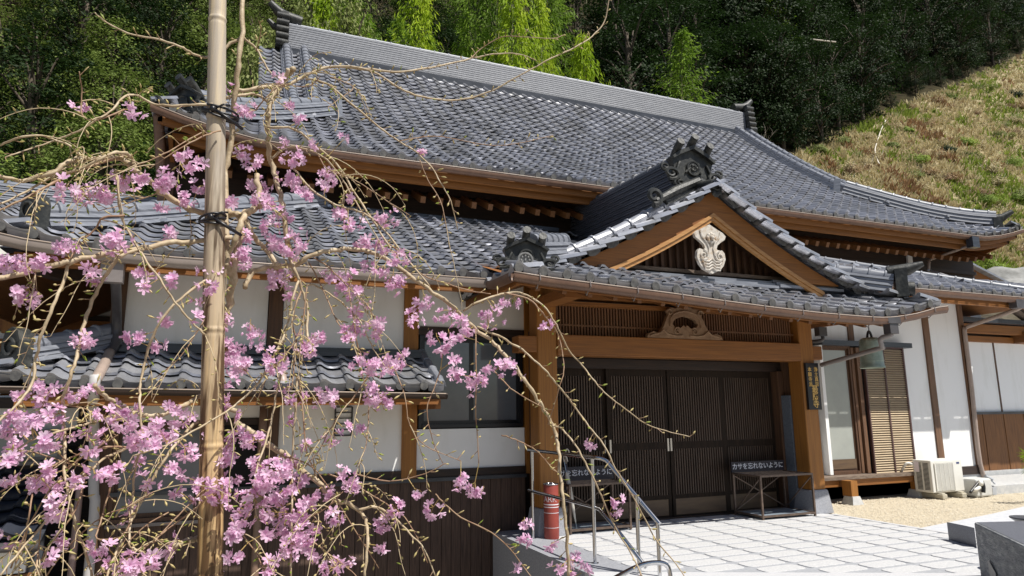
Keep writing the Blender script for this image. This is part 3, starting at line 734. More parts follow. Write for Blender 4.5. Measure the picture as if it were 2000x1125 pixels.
# porch fascia, soffit, rafters
tp = [(XP-HW+.06+6.58*k/30, 6.78, gzx(XP-HW+.06+6.58*k/30)+.05) for k in range(31)]
mb = MB(); mb.strip(tp, [(x, y, z-.10) for x, y, z in tp], (0, 1, 0), .05); mb.build('porch_fascia', WOODX, T)
for sg in (-1, 1):
    mb = MB(); mb.strip([(XP+sg*(HW-.08), 6.8, 3.0), (XP+sg*(HW-.08), 9.0, 3.0)], [(XP+sg*(HW-.08), 6.8, 2.90), (XP+sg*(HW-.08), 9.0, 2.90)], (-sg, 0, 0), .05); mb.build('porch_fascia', WOODX, T)
mb = MB(); n_ = 31
bk = [(x, 8.05, z+.36) for x, y, z in tp]
mb.add([(x, y, z-.04) for x, y, z in tp]+bk, [(i, i+1, n_+i+1, n_+i) for i in range(n_-1)])
for sg in (-1, 1): mb.add([(XP+sg*(HW-.1), 6.8, 2.95), (XP+sg*(HW-.1), 9.5, 2.95), (XP+sg*2.1, 9.5, 3.35), (XP+sg*2.1, 8.0, 3.35)], [(0, 1, 2, 3)])
mb.build('porch_soffit', WOODX, T, recalc=False)
rp = None
for k in range(19):
    X = 3.15+.335*k; z = gzx(X)-.045
    if rp is None:
        mb = MB(); mb.obox((X, 6.86, z), (X, 8.0, z+.40), .055, .075); rp = mb.build('porch_rafter', WOODY, T); q0 = Vector((X, 0, z))
    else:
        c = rp.copy(); COL.objects.link(c); c.location = Vector((X, 0, z))-q0
# gable boards, mouldings, lattice gable wall, pendant
for sg in (-1, 1):
    ds = [2.28*k/14 for k in range(15)]
    tp = [(XP+sg*d, 7.46, zs(d)-.02) for d in ds]
    bt = [(XP+sg*d*(.97 if d > 1.9 else 1), 7.46, max(zs(d)-.375+.07*d/2.2, 3.33)) for d in ds]
    mb = MB(); mb.strip(tp, bt, (0, 1, 0), .07); mb.build('barge_board', WOODX, T)
    mb = MB(); ds = [1.95*k/12 for k in range(13)]
    tp = [(XP+sg*d, 7.435, zs(d)-.335+.07*d/2.2) for d in ds]; bt = [(XP+sg*d, 7.435, zs(d)-.39+.07*d/2.2) for d in ds]
    mb.strip(tp, bt, (0, 1, 0), .05); tp = [(x, 7.455, z-.062) for x, y, z in tp]; bt = [(x, 7.455, z-.05) for x, y, z in tp]
    mb.strip(tp, bt, (0, 1, 0), .05); mb.build('barge_moulding', mat('light cedar', (.50, .27, .10), (.36, .17, .055), rough=.5, scale=9, stretch=(.4, 3, 5)), T)
mb = MB()
for k in range(34):
    X = XP-2.2+.1335*k; d = abs(X-XP); z1 = zs(d)-.2
    if z1 > 3.42: mb.box(X-.022, X+.022, 7.86, 7.90, 3.40, z1)
mb.add([(XP-2.9, 7.93, 3.2), (XP+2.9, 7.93, 3.2), (XP+1.7, 7.93, 3.55), (XP, 7.93, 4.5), (XP-1.7, 7.93, 3.55)], [(0, 1, 2, 3, 4)])
mb.build('gable_lattice', DARKZ, T, recalc=False)
mb = MB(); mb.box(XP-2.1, XP+2.1, 7.76, 7.86, 3.42, 3.47); mb.build('gable_rail', GREYW, T)
mb = MB()
for x0, x1 in ((-2.35, -1.45), (-1.45, 1.15), (1.15, 2.4)):
    o_ = .02 if x0 != -1.45 else 0
    for L in range(3): mb.box(XP+x0+.004, XP+x1-.004, 7.50-o_+.07*L, 7.9, 3.235+.045*L+o_, 3.275+.045*L+o_)
mb.build('gable_base_tiles', RIDGE, T)
hw = [(.0, .06), (.10, .01), (.19, -.03), (.235, -.07), (.215, -.115), (.15, -.155), (.10, -.195), (.085, -.24), (.11, -.262), (.165, -.25), (.20, -.285), (.21, -.36), (.175, -.44), (.12, -.50), (.06, -.525), (0, -.55)]
gp = [(x, z) for x, z in hw] + [(-x, z) for x, z in hw[::-1][1:-1]]
GC = Vector((XP-.10, 7.42, 3.985)); GS = 1.15; gp = [(x*GS, z*GS) for x, z in gp]; mb = MB(); mb.prism(gp, GC, (1, 0, 0), (0, 0, 1), .0); mb = MB()
mb.prism([(x, z) for x, z in gp], GC+Vector((0, .05, 0)), (-1, 0, 0), (0, 0, 1), -.05) if False else mb.prism([(x, z) for x, z in gp], GC, (1, 0, 0), (0, 0, 1), -.05)
for sx in (-1, 1):
    mb.spiral(GC+Vector((sx*.132, -.008, -.385)), (sx, 0, 0), (0, 0, 1), .075, .018, 1.5, 1.6, 1)
    mb.tube([GC+Vector((sx*x*GS, -.006, z*GS)) for x, z in ((.15, -.03), (.13, -.10), (.06, -.17), (.03, -.24), (.05, -.33))], .013, 6)
    for q in range(4):
        z = -.40-.035*q; mb.tube([GC+Vector((sx*x*GS, -.008, zz*GS)) for x, zz in ((0, z+.03), (.05, z-.005), (.11, z), (.165-.02*q, z+.035))], .013, 6)
for k in range(8):
    a = k*math.pi/4; mb.sphere(GC+Vector((.055*math.cos(a), -.02, -.13+.055*math.sin(a))), .032, 6, 5, (1, .6, 1))
mb.sphere(GC+Vector((0, -.035, -.13)), .034, 8, 6)
mb.build('gable_pendant', CARV, T, smooth=True, angle=40)
# porch ridge with its ornament, descending and hip ridges
mb = ridge([(XP, 7.86+3.6*k/14, 4.60+.12*(k/14)) for k in range(15)], .36, .66, 16, .085, .42, None, .006); mb.build('porch_ridge', mat('shaded ridge tile', (.045, .048, .06), (.09, .095, .115), rough=.45, scale=6, stretch=(.6, .6, 6)), T, smooth=True, angle=30)  # darker than the other ridges: shade of its side put into the colour
onigawara((XP-.03, 7.80, 4.74), (0, -1, 0), .77, 1, 1.42, .97).build('ridge_ornament', ONI, T, smooth=True, angle=40)
mb = MB(); 
for sg in (-1, 1):
    mb.tube([(XP, 7.72, 4.80), (XP+sg*.42, 7.70, 4.60), (XP+sg*.78, 7.70, 4.40)], [.06, .07, .05], 8); mb.spiral((XP+sg*.82, 7.68, 4.46), (sg, 0, 0), (0, 0, 1), .13, .05, 1.3, -1.5, -1)
    mb.obox((XP+sg*.03, 7.76, 4.72), (XP+sg*.60, 7.76, 4.44), .12, .14)
mb.build('ornament_skirt', ONI, T, smooth=True, angle=40)
SHINY = mat('glossy ridge tile', (.22, .23, .26), (.32, .33, .37), rough=.38, scale=6, spec=.6)
for sg in (-1, 1):
    pts = [(XP+sg*d, 7.86-.10*d/2.6, zs(d)+.05) for d in [.12+2.28*k/12 for k in range(13)]]
    mb = MB(); 
    ridge(pts, .20, .075, 1, .084, .33, mb); mb.build('descending_ridge', SHINY if sg < 0 else RIDGE, T, smooth=True, angle=30)
    pts = [(XP+sg*(HW-t), YF+t, 2.98+.09+.33*t) for t in [.42+.85*k/6 for k in range(7)]]
    mb = ridge(pts, .24, .22 if sg > 0 else .26, 5, .085, .22); mb.build('hip_ridge', RIDGE, T, smooth=True, angle=30)
    # ridge top front roll falling over the gable apex
fdl = Vector((-.25, -1, 0)).normalized()
onigawara((3.08, 7.02, 3.09), fdl, .60, 0, 1.28, .82).build('hip_ornament', ONI, T, smooth=True, angle=40)
mb = MB(); c = Vector((3.0, 6.90, 3.18)); mb.tube([c-fdl*.2, c+fdl*.08], .095, 16); mb.torus(c+fdl*.085, fdl, .08, .014, 16)
for k in range(9):
    a = k*2*math.pi/8; r_ = .048 if k < 8 else 0; ux = Vector((0, 0, 1)).cross(fdl); mb.sphere(c+fdl*.085+ux*(r_*math.cos(a))+Vector((0, 0, r_*math.sin(a))), .015, 6, 4)
mb.build('corner_disc_tile', mat('light ornament clay', (.14, .14, .14), (.22, .22, .21), rough=.5, scale=20), T, smooth=True, angle=40)
c = Vector((9.22, 7.0, 3.12)); d = Vector((1, -1, 0)).normalized(); mb = MB()
mb.obox(c-d*.12+Vector((0, 0, .22)), c+d*.04+Vector((0, 0, .22)), .30, .42); mb.tube([c-d*.2+Vector((0, 0, .40)), c+d*.08+Vector((0, 0, .43)), c+d*.28+Vector((0, 0, .50))], [.10, .09, .04], 10)
mb.tube([c+Vector((0, 0, .14)), c+d*.13+Vector((0, 0, .13))], .11, 14); mb.build('hip_ornament', ONI, T, smooth=True, angle=40)
c = Vector((XP, 7.46, 4.60)); mb = MB()
mb.tube([c+Vector((0, .25, .10)), c+Vector((.0, -.12, .02))], .085, 12); mb.torus(c+Vector((0, -.12, .02)), (0, -1, 0), .08, .02, 12)
for k in range(6): mb.sphere(c+Vector((-.06+.024*k, -.12, -.10-.02*math.sin(k))), .028, 6, 5, (1, .8, 1.8))
mb.strip([c+Vector((-.30, -.10, -.14)), c+Vector((-.12, -.12, .02)), c+Vector((0, -.13, .10)), c+Vector((.12, -.12, .02)), c+Vector((.30, -.10, -.14))], [c+Vector((-.34, -.10, -.22)), c+Vector((-.13, -.12, -.05)), c+Vector((0, -.13, .0)), c+Vector((.13, -.12, -.05)), c+Vector((.34, -.10, -.22))], (0, 1, 0), .06)
mb.build('apex_tile', ONI, T, smooth=True, angle=40)
# posts, base stones, beams
for x0, x1 in ((3.63, 3.91), (8.04, 8.315)):
    mb = MB(); mb.box(x0, x1, 7.95, 8.22, .33, 3.12); p = mb.build('porch_post', WOODZ, T)
    bv = p.modifiers.new('b', 'BEVEL'); bv.width = .018; bv.segments = 2
    cx = (x0+x1)/2; mb = MB(); a, b = .155, .195; cy = 8.085
    vs = [(cx-b, cy-b, .0), (cx+b, cy-b, .0), (cx+b, cy+b, .0), (cx-b, cy+b, .0), (cx-a, cy-a, .31), (cx+a, cy-a, .31), (cx+a, cy+a, .31), (cx-a, cy+a, .31), (cx-a+.01, cy-a+.01, .33), (cx+a-.01, cy-a+.01, .33), (cx+a-.01, cy+a-.01, .33), (cx-a+.01, cy+a-.01, .33)]
    fs = [(8, 9, 10, 11)]
    for o_ in (0, 4): fs += [(o_+k, o_+(k+1) % 4, o_+4+(k+1) % 4, o_+4+k) for k in range(4)]
    mb.add(vs, fs); mb.build('base_stone', GRAN, T)
mb = MB(); mb.box(3.91, 8.04, 7.93, 8.20, 2.23, 2.50); mb.box(3.37, 3.63, 7.96, 8.19, 2.26, 2.47); mb.box(8.315, 8.50, 7.96, 8.19, 2.26, 2.47)
o_ = mb.build('porch_lintel', WOODX, T); bv = o_.modifiers.new('b', 'BEVEL'); bv.width = .01; bv.segments = 2
mb = MB(); mb.box(3.91, 8.04, 7.98, 8.18, 3.0, 3.12); mb.box(3.91, 8.04, 8.0, 8.12, 2.90, 2.96); mb.build('porch_upper_beam', WOODX, T)
mb = MB(); n = 88
for k in range(n):
    X = 3.95+4.05*(k+.5)/n; mb.box(X-.011, X+.011, 8.06, 8.09, 2.50, 2.90)
mb.box(3.91, 8.04, 8.055, 8.062, 2.63, 2.655)
mb.box(3.91, 8.04, 8.12, 8.14, 2.50, 2.90)
mb.build('transom_lattice', mat('transom wood', (.20, .095, .04), (.12, .055, .025), rough=.6, scale=8, stretch=(5, 5, .3)), T)
for sx in (3.91, 8.04):
    pass
hk = [(.64, 0), (.62, .05), (.54, .085), (.47, .07), (.42, .09), (.36, .17), (.31, .28), (.27, .34), (.30, .39), (.24, .43), (.15, .42), (.10, .45), (0, .44)]
kp_ = hk + [(-x, z) for x, z in hk[::-1][1:]]
inner = [(-.30, .06), (-.2, .035), (-.08, .07), (0, .03), (.08, .07), (.2, .035), (.30, .06)]
KC = Vector((5.91, 7.90, 2.503)); mb = MB()
hole = [(.22, .20), (.17, .27), (.08, .30), (0, .32), (-.08, .30), (-.17, .27), (-.22, .20), (-.17, .15), (-.08, .15), (-.03, .19), (0, .16), (.03, .19), (.08, .15), (.17, .15)]
bm_ = bmesh.new()
for poly in (kp_, hole):
    vs_ = [bm_.verts.new((x, z, 0)) for x, z in poly]
    for k in range(len(vs_)): bm_.edges.new((vs_[k], vs_[(k+1) % len(vs_)]))
bmesh.ops.triangle_fill(bm_, use_beauty=True, edges=bm_.edges[:]); bm_.verts.index_update(); NV = len(bm_.verts)
o = len(mb.v)
for y_ in (0, .06): mb.v += [KC+Vector((v.co.x, y_, v.co.y)) for v in bm_.verts]
for f in bm_.faces:
    q = [v.index for v in f.verts]; mb.f += [tuple(o+k for k in q), tuple(o+NV+k for k in q[::-1])]; mb.mi += [0, 0]
for e in bm_.edges:
    if len(e.link_faces) == 1: a, b = e.verts[0].index, e.verts[1].index; mb.f.append((o+a, o+b, o+NV+b, o+NV+a)); mb.mi.append(0)
bm_.free()
for sx in (-1, 1):
    mb.spiral(KC+Vector((sx*.15, -.008, .10)), (sx, 0, 0), (0, 0, 1), .055, .014, 1.4, 2.5, -1)
    mb.tube([KC+Vector((sx*x, -.006, z)) for x, z in ((.06, .04), (.16, .03), (.30, .05), (.38, .11), (.44, .06), (.55, .04), (.60, .02))], .013, 6)
    mb.tube([KC+Vector((sx*x, -.006, z)) for x, z in ((.26, .16), (.25, .27), (.20, .34), (.1, .375), (0, .39))], .014, 6)
    mb.spiral(KC+Vector((sx*.26, -.01, .36)), (sx, 0, 0), (0, 0, 1), .05, .014, 1.2, 0, 1)
mb.build('frog_leg_strut', CARVB, T, smooth=True, angle=40)
# side bracket arms on the posts under the eave
each('bracket_arm', WOODX, [(3.66, 3.88, 7.2, 7.95, 2.86, 2.98), (8.07, 8.29, 7.2, 7.95, 2.84, 2.96)])
# sliding lattice doors
DOORW = mat('dark door wood', (.014, .009, .006), (.034, .021, .013), spec=.15, rough=.6, scale=8, stretch=(5, 5, .3))
KICK = mat('door kick panel', (.15, .095, .05), (.10, .06, .035), rough=.5, scale=6, stretch=(.4, 3, 3))
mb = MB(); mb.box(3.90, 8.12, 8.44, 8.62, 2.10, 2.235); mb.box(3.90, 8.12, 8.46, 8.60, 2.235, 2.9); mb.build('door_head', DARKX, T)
each('door_jamb', DARKZ, [(3.78, 3.92, 8.22, 8.60, .0, 2.6), (8.10, 8.20, 8.22, 8.60, 0, 2.6)])
mb = MB(); mb.box(7.98, 8.095, 8.40, 8.60, .0, 2.1); mb.build('door_jamb', DARKZ, T)
mb = MB(); mb.box(8.02, 8.085, 8.225, 8.395, .0, 1.72); mb.build('stone_skirt', mat('bluish stone', (.10, .12, .15), (.16, .18, .21), rough=.5, scale=50), T)
mb = MB(); mb.box(3.8, 8.1, 8.42, 8.62, .0, .022); mb.build('door_sill', DARKX, T)
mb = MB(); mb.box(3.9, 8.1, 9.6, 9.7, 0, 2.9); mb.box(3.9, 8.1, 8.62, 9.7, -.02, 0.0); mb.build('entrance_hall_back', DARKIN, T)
d0 = None
for k in range(4):
    x0 = 3.93+1.012*k; x1 = x0+1.03; yy = 8.50 if k in (1, 2) else 8.545
    mb = MB()
    for a, b in ((x0, x0+.07), (x1-.07, x1)): mb.box(a, b, yy, yy+.035, .024, 2.10)
    for a, b in ((2.0, 2.10), (.96, 1.06), (.26, .32)): mb.box(x0+.07, x1-.07, yy, yy+.035, a, b)
    mb.box(x0+.07, x1-.07, yy+.004, yy+.03, .024, .04)
    d = mb.build('lattice_door', DOORW, T)
    mb = MB(); n = 21
    for i in range(n):
        X = x0+.07+(x1-x0-.14)*(i+.5)/n; mb.box(X-.010, X+.010, yy-.002, yy+.022, .32, .96); mb.box(X-.010, X+.010, yy-.002, yy+.022, 1.06, 2.0)
    mb.build('door_slats', mat('door slat', (.10, .066, .046), (.05, .032, .022), rough=.45, spec=.3, scale=8, stretch=(5, 5, .3)) if k == 0 else bpy.data.materials['door slat'], d)
    mb = MB(); mb.box(x0+.07, x1-.07, yy+.026, yy+.03, .32, 2.0); mb.build('pane', mat('dark door glass', (.006, .006, .007), rough=.3, spec=.2) if k == 0 else bpy.data.materials['dark door glass'], d)
    mb = MB(); mb.box(x0+.07, x1-.07, yy+.006, yy+.028, .04, .26); mb.build('kick_panel', KICK, d)
    hx = x0+.035 if k in (1, 2, 3) else x1-.035
    if k == 1: hx = x1-.035
    mb = MB(); mb.box(hx-.014, hx+.014, yy-.006, yy, .93, 1.11); mb.build('handle', STEEL, d)
    if k == 1:
        mb = MB(); mb.box(x0+.02, x0+.048, yy-.006, yy, .93, 1.11); mb.build('handle', STEEL, d)
# ---------------- right front wall with veranda, glazed door, louvred shutter
YW = 9.0
DIMW = mat('dim post wood', (.20, .105, .055), (.11, .058, .032), rough=.6, scale=7, stretch=(4, 4, .3))
mb = MB(); mb.box(8.2, 13.45, YW+.10, YW+.2, .0, 3.9); mb.build('wall_core', DARKX, T)
mb = MB()
for x0, x1, z0, z1 in ((8.32, 9.36, .4, 3.8), (9.36, 11.50, 2.70, 3.8), (11.50, 12.22, .42, 3.8), (12.38, 13.25, .42, 3.8)): mb.box(x0, x1, YW, YW+.1, z0, z1)
mb.build('plaster_wall', PLAST, T)
for x, w in ((12.30, .155), (13.32, .13), (10.32, .13)):
    mb = MB(); mb.box(x-w/2, x+w/2, YW-.03, YW+.1, .30 if x > 11 else 2.7, 3.8); mb.build('post', DIMW, T)
mb = MB(); mb.box(8.9, 13.4, YW-.04, YW+.1, .27, .415); mb.build('wall_sill_beam', DARKX, T)
mb = MB(); mb.box(9.40, 11.6, 8.78, YW, 2.60, 2.69); mb.build('door_hood', BLACKT, T)
mb = MB(); mb.box(9.40, 9.47, 8.86, YW+.05, .42, 2.6); mb.build('white_jamb', PLAST, T)
w = window(9.50, 10.12, .46, 2.56, 8.93, 1, DARKZ, GLASSG, .05, 'glazed_door')
mb = MB(); mb.box(9.535, 10.085, 8.918, 8.93, .50, .66); mb.build('kick_panel', KICK, w)
mb = MB(); mb.box(10.16, 10.22, 8.88, 8.98, .42, 2.58); mb.box(10.24, 10.32, 8.84, 8.96, .42, 2.58); mb.build('door_frame', DIMW, T)
mb = MB(); mb.box(10.22, 10.24, 8.9, 8.98, .42, 2.58); mb.box(10.32, 10.36, 8.9, 8.98, .42, 2.58); mb.build('track_gap', BLACKM, T)
mb = MB()
for a, b in ((10.36, 10.385), (10.84, 10.87), (11.34, 11.375)): mb.box(a, b, 8.79, 8.84, .40, 2.58)
mb.box(10.36, 11.375, 8.79, 8.84, .385, .40); mb.box(10.36, 11.375, 8.79, 8.84, 2.58, 2.60); mb.box(10.36, 11.375, 8.835, 8.845, .40, 2.58)
sh = mb.build('louvred_shutter', mat('shutter frame', (.10, .05, .045), (.07, .035, .03), rough=.5, scale=8), T)
mb = MB(); n = 54
for k in range(n):
    z = .41+2.16*(k+.5)/n
    for a, b in ((10.385, 10.84), (10.87, 11.34)):
        mb.add([(a, 8.800, z-.014), (b, 8.800, z-.014), (b, 8.828, z+.012), (a, 8.828, z+.012), (a, 8.832, z+.006), (b, 8.832, z+.006), (b, 8.800, z-.020), (a, 8.800, z-.020)], [(0, 1, 2, 3), (4, 5, 6, 7), (0, 7, 6, 1)])
mb.build('louvres', mat('tan louvre', (.56, .44, .29), (.46, .35, .22), rough=.55, scale=14, stretch=(.5, 4, 4)), sh, recalc=False)
mb = MB(); mb.box(8.95, 11.80, 8.62, YW-.04, .36, .41); mb.build('veranda_floor', GREYW, T)
mb = MB(); mb.box(8.95, 11.75, 8.66, 8.76, .25, .36); mb.build('veranda_beam', WOODX, T)
for x in (9.42, 11.2):
    mb = MB(); mb.box(x-.07, x+.07, 8.42 if x < 10 else 8.64, 8.60 if x < 10 else 8.76, .12, .36 if x < 10 else .25); p = mb.build('veranda_leg', WOODZ, T)
    mb = MB(); y0 = 8.40 if x < 10 else 8.62
    mb.add([(x-.12, y0-.03, -.01), (x+.12, y0-.03, -.01), (x+.12, y0+.2, -.01), (x-.12, y0+.2, -.01), (x-.08, y0, .12), (x+.08, y0, .12), (x+.08, y0+.17, .12), (x-.08, y0+.17, .12)], [(4, 5, 6, 7), (0, 1, 5, 4), (1, 2, 6, 5), (2, 3, 7, 6), (3, 0, 4, 7)]); mb.build('foot_stone', CONC, T)
mb = MB(); mb.box(9.36, 9.48, 8.60, 8.66, .25, .36); mb.build('beam_end', WOODY, T)
mb = MB(); mb.box(8.4, 12.2, 9.1, 9.2, -.05, .3); mb.build('underfloor_dark_panel', DARKIN, T)  # dark panel standing for the shaded void under the veranda
mb = MB(); mb.box(12.2, 13.45, YW-.02, YW+.12, -.05, .27); mb.build('footing', CONC, T)
# pipes
def pipe(name, pts, r, m, parent=None):
    mb = MB(); mb.tube(smooth_path(pts, 4), r, 10); return mb.build(name, m, parent or T, smooth=True)
pipe('downpipe', [at(1899, 470, 10.5), at(1897, 478, 10.5), at(1820, 506, 11.3), at(1815, 511, 11.3), at(1814, 530, 11.3)], .032, PIPET)
pipe('downpipe', [at(1813, 528, 11.25), at(1830, 533, 11.0), at(1985, 583, 8.05)], .03, mat('pale pipe', (.45, .45, .47), rough=.35))
mb = MB(); c = at(1899, 465, 10.43); mb.box(c.x-.12, c.x+.12, c.y-.08, c.y+.08, c.z-.24, c.z+.02); mb.build('rain_hopper', BLACKT, T)
mb = MB(); c = Vector((8.42, 6.66, 2.72)); mb.box(c.x-.12, c.x+.12, c.y-.07, c.y+.07, c.z-.06, c.z+.03); mb.box(c.x-.08, c.x+.08, c.y-.055, c.y+.055, c.z-.20, c.z-.06); mb.build('rain_hopper', PIPED, T)
pipe('downpipe', [c+Vector((0, 0, -.2)), at(1737, 655, 6.68), at(1720, 662, 6.8), at(1722, 678, 6.85), at(1712, 682, 6.95), at(1604, 713, 7.9)], .034, PIPEB)
mb = MB(); c = at(1603, 648, 8.0); mb.box(c.x-.08, c.x+.08, c.y-.05, c.y+.05, c.z-.07, c.z+.07); mb.build('rain_hopper', PIPED, T)
pipe('downpipe', [at(1606, 655, 8.0), at(1606, 664, 8.0), at(1588, 667, 8.1), at(1560, 668, 8.2)], .028, PIPED)
pipe('downpipe', [at(1992, 592, 7.9), at(1986, 604, 7.92), at(1890, 638, 8.9), at(1884, 643, 8.93), at(1886, 665, 8.93), at(1898, 760, 8.93), at(1914, 905, 8.93), (13.47, 8.93, .02)], .04, PIPET)
mb = MB(); c = at(1988, 588, 7.86); mb.box(c.x-.16, c.x+.1, c.y-.07, c.y+.07, c.z-.14, c.z+.02); mb.build('rain_hopper', PIPED, T)
# left pipes
mb = MB(); c = at(220, 527, 7.66); mb.box(c.x-.10, c.x+.10, c.y-.05, c.y+.07, c.z-.13, c.z+.12); mb.build('rain_hopper', PIPEB, T)
pipe('downpipe', [at(222, 540, 7.72), at(226, 552, 7.8), at(228, 600, 8.3), at(228, 640, 8.45), at(226, 672, 8.4), at(212, 690, 8.3)], .05, PIPED)
pipe('downpipe', [at(214, 688, 8.3), at(207, 705, 8.1), at(187, 742, 7.56)], .052, PIPET)
pipe('downpipe', [at(186, 735, 7.55), at(183, 762, 7.55), at(182, 800, 7.9), at(184, 860, 8.45), at(183, 960, 8.45), (-1.22, 8.45, .5), (-1.22, 8.45, -.98)], .05, mat('grey-white pipe', (.50, .48, .47), rough=.4))
pipe('downpipe', [(-1.38, 8.5, .9), (-1.38, 8.5, .3), (-1.38, 8.5, -.98)], .035, mat('rosy pipe', (.34, .24, .22), rough=.4))
pipe('downpipe', [at(543, 690, 8.5), at(552, 740, 7.75), at(556, 785, 7.9)], .045, PIPET)
pipe('downpipe', [(.38, 8.5, 1.6), (.38, 8.5, .2), (.38, 8.5, -.98)], .045, mat('brown wall pipe', (.22, .14, .10), rough=.5))
# copper-brown corner pipes under the left end of the main eave
pipe('downpipe', [at(309, 222, 10.6), at(311, 270, 10.8), at(314, 330, 11.1), at(316, 400, 11.4)], .07, COPPER)
mb = MB(); mb.box(-1.18, -1.0, 11.4, 11.6, 3.6, 5.8); mb.build('corner_post', DARKZ, T)
# curved hip beam under the lower left eave corner
mb = MB(); mb.tube([(-2.05, 7.76, 2.98), (-1.7, 8.1, 2.93), (-1.3, 8.55, 3.05)], [.05, .07, .08], 4); mb.build('corner_bracket', DARKX, T)
# vertical name board on the right post
sg_ = MB(); sg_.box(8.085, 8.335, 7.905, 7.948, 1.50, 2.20)
SB = thing('name_board', (8.21, 7.93, 1.5), 'black vertical name board with gold characters on the right porch post', 'sign')
sg_.build('board', BLACKM, SB)
for i, ch in enumerate('浄土真宗'): text('lettering', ch, (8.275, 7.904, 2.10-.075*i), .075, (1, 0, 0), (0, 0, 1), GOLD, SB)
for i, ch in enumerate('本願寺派'): text('lettering', ch, (8.150, 7.904, 2.10-.075*i), .075, (1, 0, 0), (0, 0, 1), GOLD, SB)
for i, ch in enumerate('最勝寺'): text('lettering', ch, (8.225, 7.904, 1.80-.112*i), .125, (1, 0, 0), (0, 0, 1), GOLD, SB)
# ================================================================ RIGHT WING (separate low building)
Wg = thing('side_wing', (17, 9.6, 0), 'low wing with white upper wall over reddish boards at the right edge', 'building')
def part(name, m, boxes, parent=Wg, bevel=0):
    mb = MB()
    for b in boxes: mb.box(*b)
    o = mb.build(name, m, parent)
    if bevel: bv = o.modifiers.new('b', 'BEVEL'); bv.width = bevel; bv.segments = 2
    return o
YG = 9.6
part('wall', PLAST, [(13.5, 20, YG, YG+.1, 1.42, 2.90)])
part('wall_strip', DARKZ, [(15.15, 15.19, YG-.012, YG, 1.42, 2.88)])
part('boarding', BOARD2, [(13.5+.33*k, 13.5+.33*k+.322, YG-.03-(.01 if k % 2 else 0), YG+.1, .24, 1.37) for k in range(20)])
part('cap_rail', BLACKT, [(13.5, 20, YG-.06, YG+.1, 1.37, 1.42)])
part('footing', CONC, [(13.45, 20, YG-.04, YG+.15, -.05, .24)])
part('eave_beam', WOODX, [(13.4, 20, YG-.30, YG-.14, 3.04, 3.22), (13.4, 20, YG-.10, YG+.05, 2.88, 3.0)])
part('beam_end', WOODY, [(15.72, 15.95, YG-.36, YG-.05, 2.88, 3.10)])
part('dark_recess', DARKX, [(13.4, 20, YG-.02, YG+.12, 3.0, 3.3)])
part('eave_flashing', BLACKT, [(13.38, 20, YG-.45, YG+.2, 3.24, 3.33)])
part('upper_wall', PLAST, [(13.4, 14.6, YG+.12, YG+.2, 3.33, 4.1), (14.72, 15.1, YG+.12, YG+.2, 3.33, 3.9)])
part('upper_post', DARKZ, [(14.6, 14.72, YG+.1, YG+.2, 3.3, 4.1)])
mb = MB()
for o_ in (0, .35): mb.obox(at(1972+o_*60, 600, 9.2), at(2040+o_*60, 650, 9.2), .16, .05)
mb.build('slanted_board', GREYW, Wg)
mb = MB()
def Pwr(a, b): return Vector((14.95+a, 7.95+b, 3.50+.42*b)), Vector((0, -.42, 1)).normalized()
tiles(Pwr, 18, 8, .2745, .21, lambda a, b: b < 1.7, mb=mb); mb.build('wing_roof', TILE, Wg, recalc=False, smooth=True, angle=38)
mb = MB(); mb.add([(14.95, 7.97, 3.47), (20, 7.97, 3.47), (20, 9.7, 4.2), (14.95, 9.7, 4.2)], [(0, 1, 2, 3)]); mb.build('wing_roof_deck', BLACKT, Wg, recalc=False)
mb = MB(); mb.obox(at(1838, 500, 13.2), at(1965, 570, 13.2), .12, .34); mb.build('gable_board', WOODX, Wg)
mb = MB(); mb.obox(at(1842, 492, 13.1), at(1985, 566, 13.1), .3, .06); mb.build('gable_tiles', RIDGE, Wg)
CB = MB(); CB.box(12.62, 16.5, 8.30, 9.5, -.05, .15)
o_ = CB.build('concrete_step', CONC); tag(o_, 'flat concrete step in front of the low right wing', 'step')
bv = o_.modifiers.new('b', 'BEVEL'); bv.width = .012; bv.segments = 2
# ================================================================ LEFT ANNEX
An = thing('annex', (-4, 12.5, -1), 'set-back annex at the left edge, with beams, white strips and small tiled roofs', 'building')
def A_(y0, y1, Y): return at(60, y1, Y).z, at(60, y0, Y).z
Y = 12.5
z0, z1 = A_(570, 615, Y); part('wall', PLAST, [(-8, -1.25, Y, Y+.1, z0, 4.2)], An)
b0, b1 = A_(613, 622, Y); part('cap_rail', DARKX, [(-8, -1.25, Y-.06, Y+.05, b0, b1)], An)
b0, b1 = A_(624, 648, Y); part('beam', WOODX, [(-8, -1.25, Y-.10, Y+.05, b0, b1)], An)
b2, b3 = A_(650, 662, Y); part('wall_strip', PLAST, [(-8, -1.25, Y-.02, Y+.05, b2-.02, b3)], An)
b2, b3 = A_(664, 690, Y); part('beam', WOODX, [(-8, -1.25, Y-.10, Y+.05, b2, b3)], An)
a = at(25, 640, Y); part('post', WOODZ, [(a.x-.10, a.x+.10, Y-.16, Y-.1, a.z-.10, a.z+.16), (a.x-.02, a.x+.14, Y-.05, Y+.02, 3.2, 4.1)], An)
part('lower_wall', DARKX, [(-8, -1.25, Y-.02, Y+.05, -1, b2)], An)
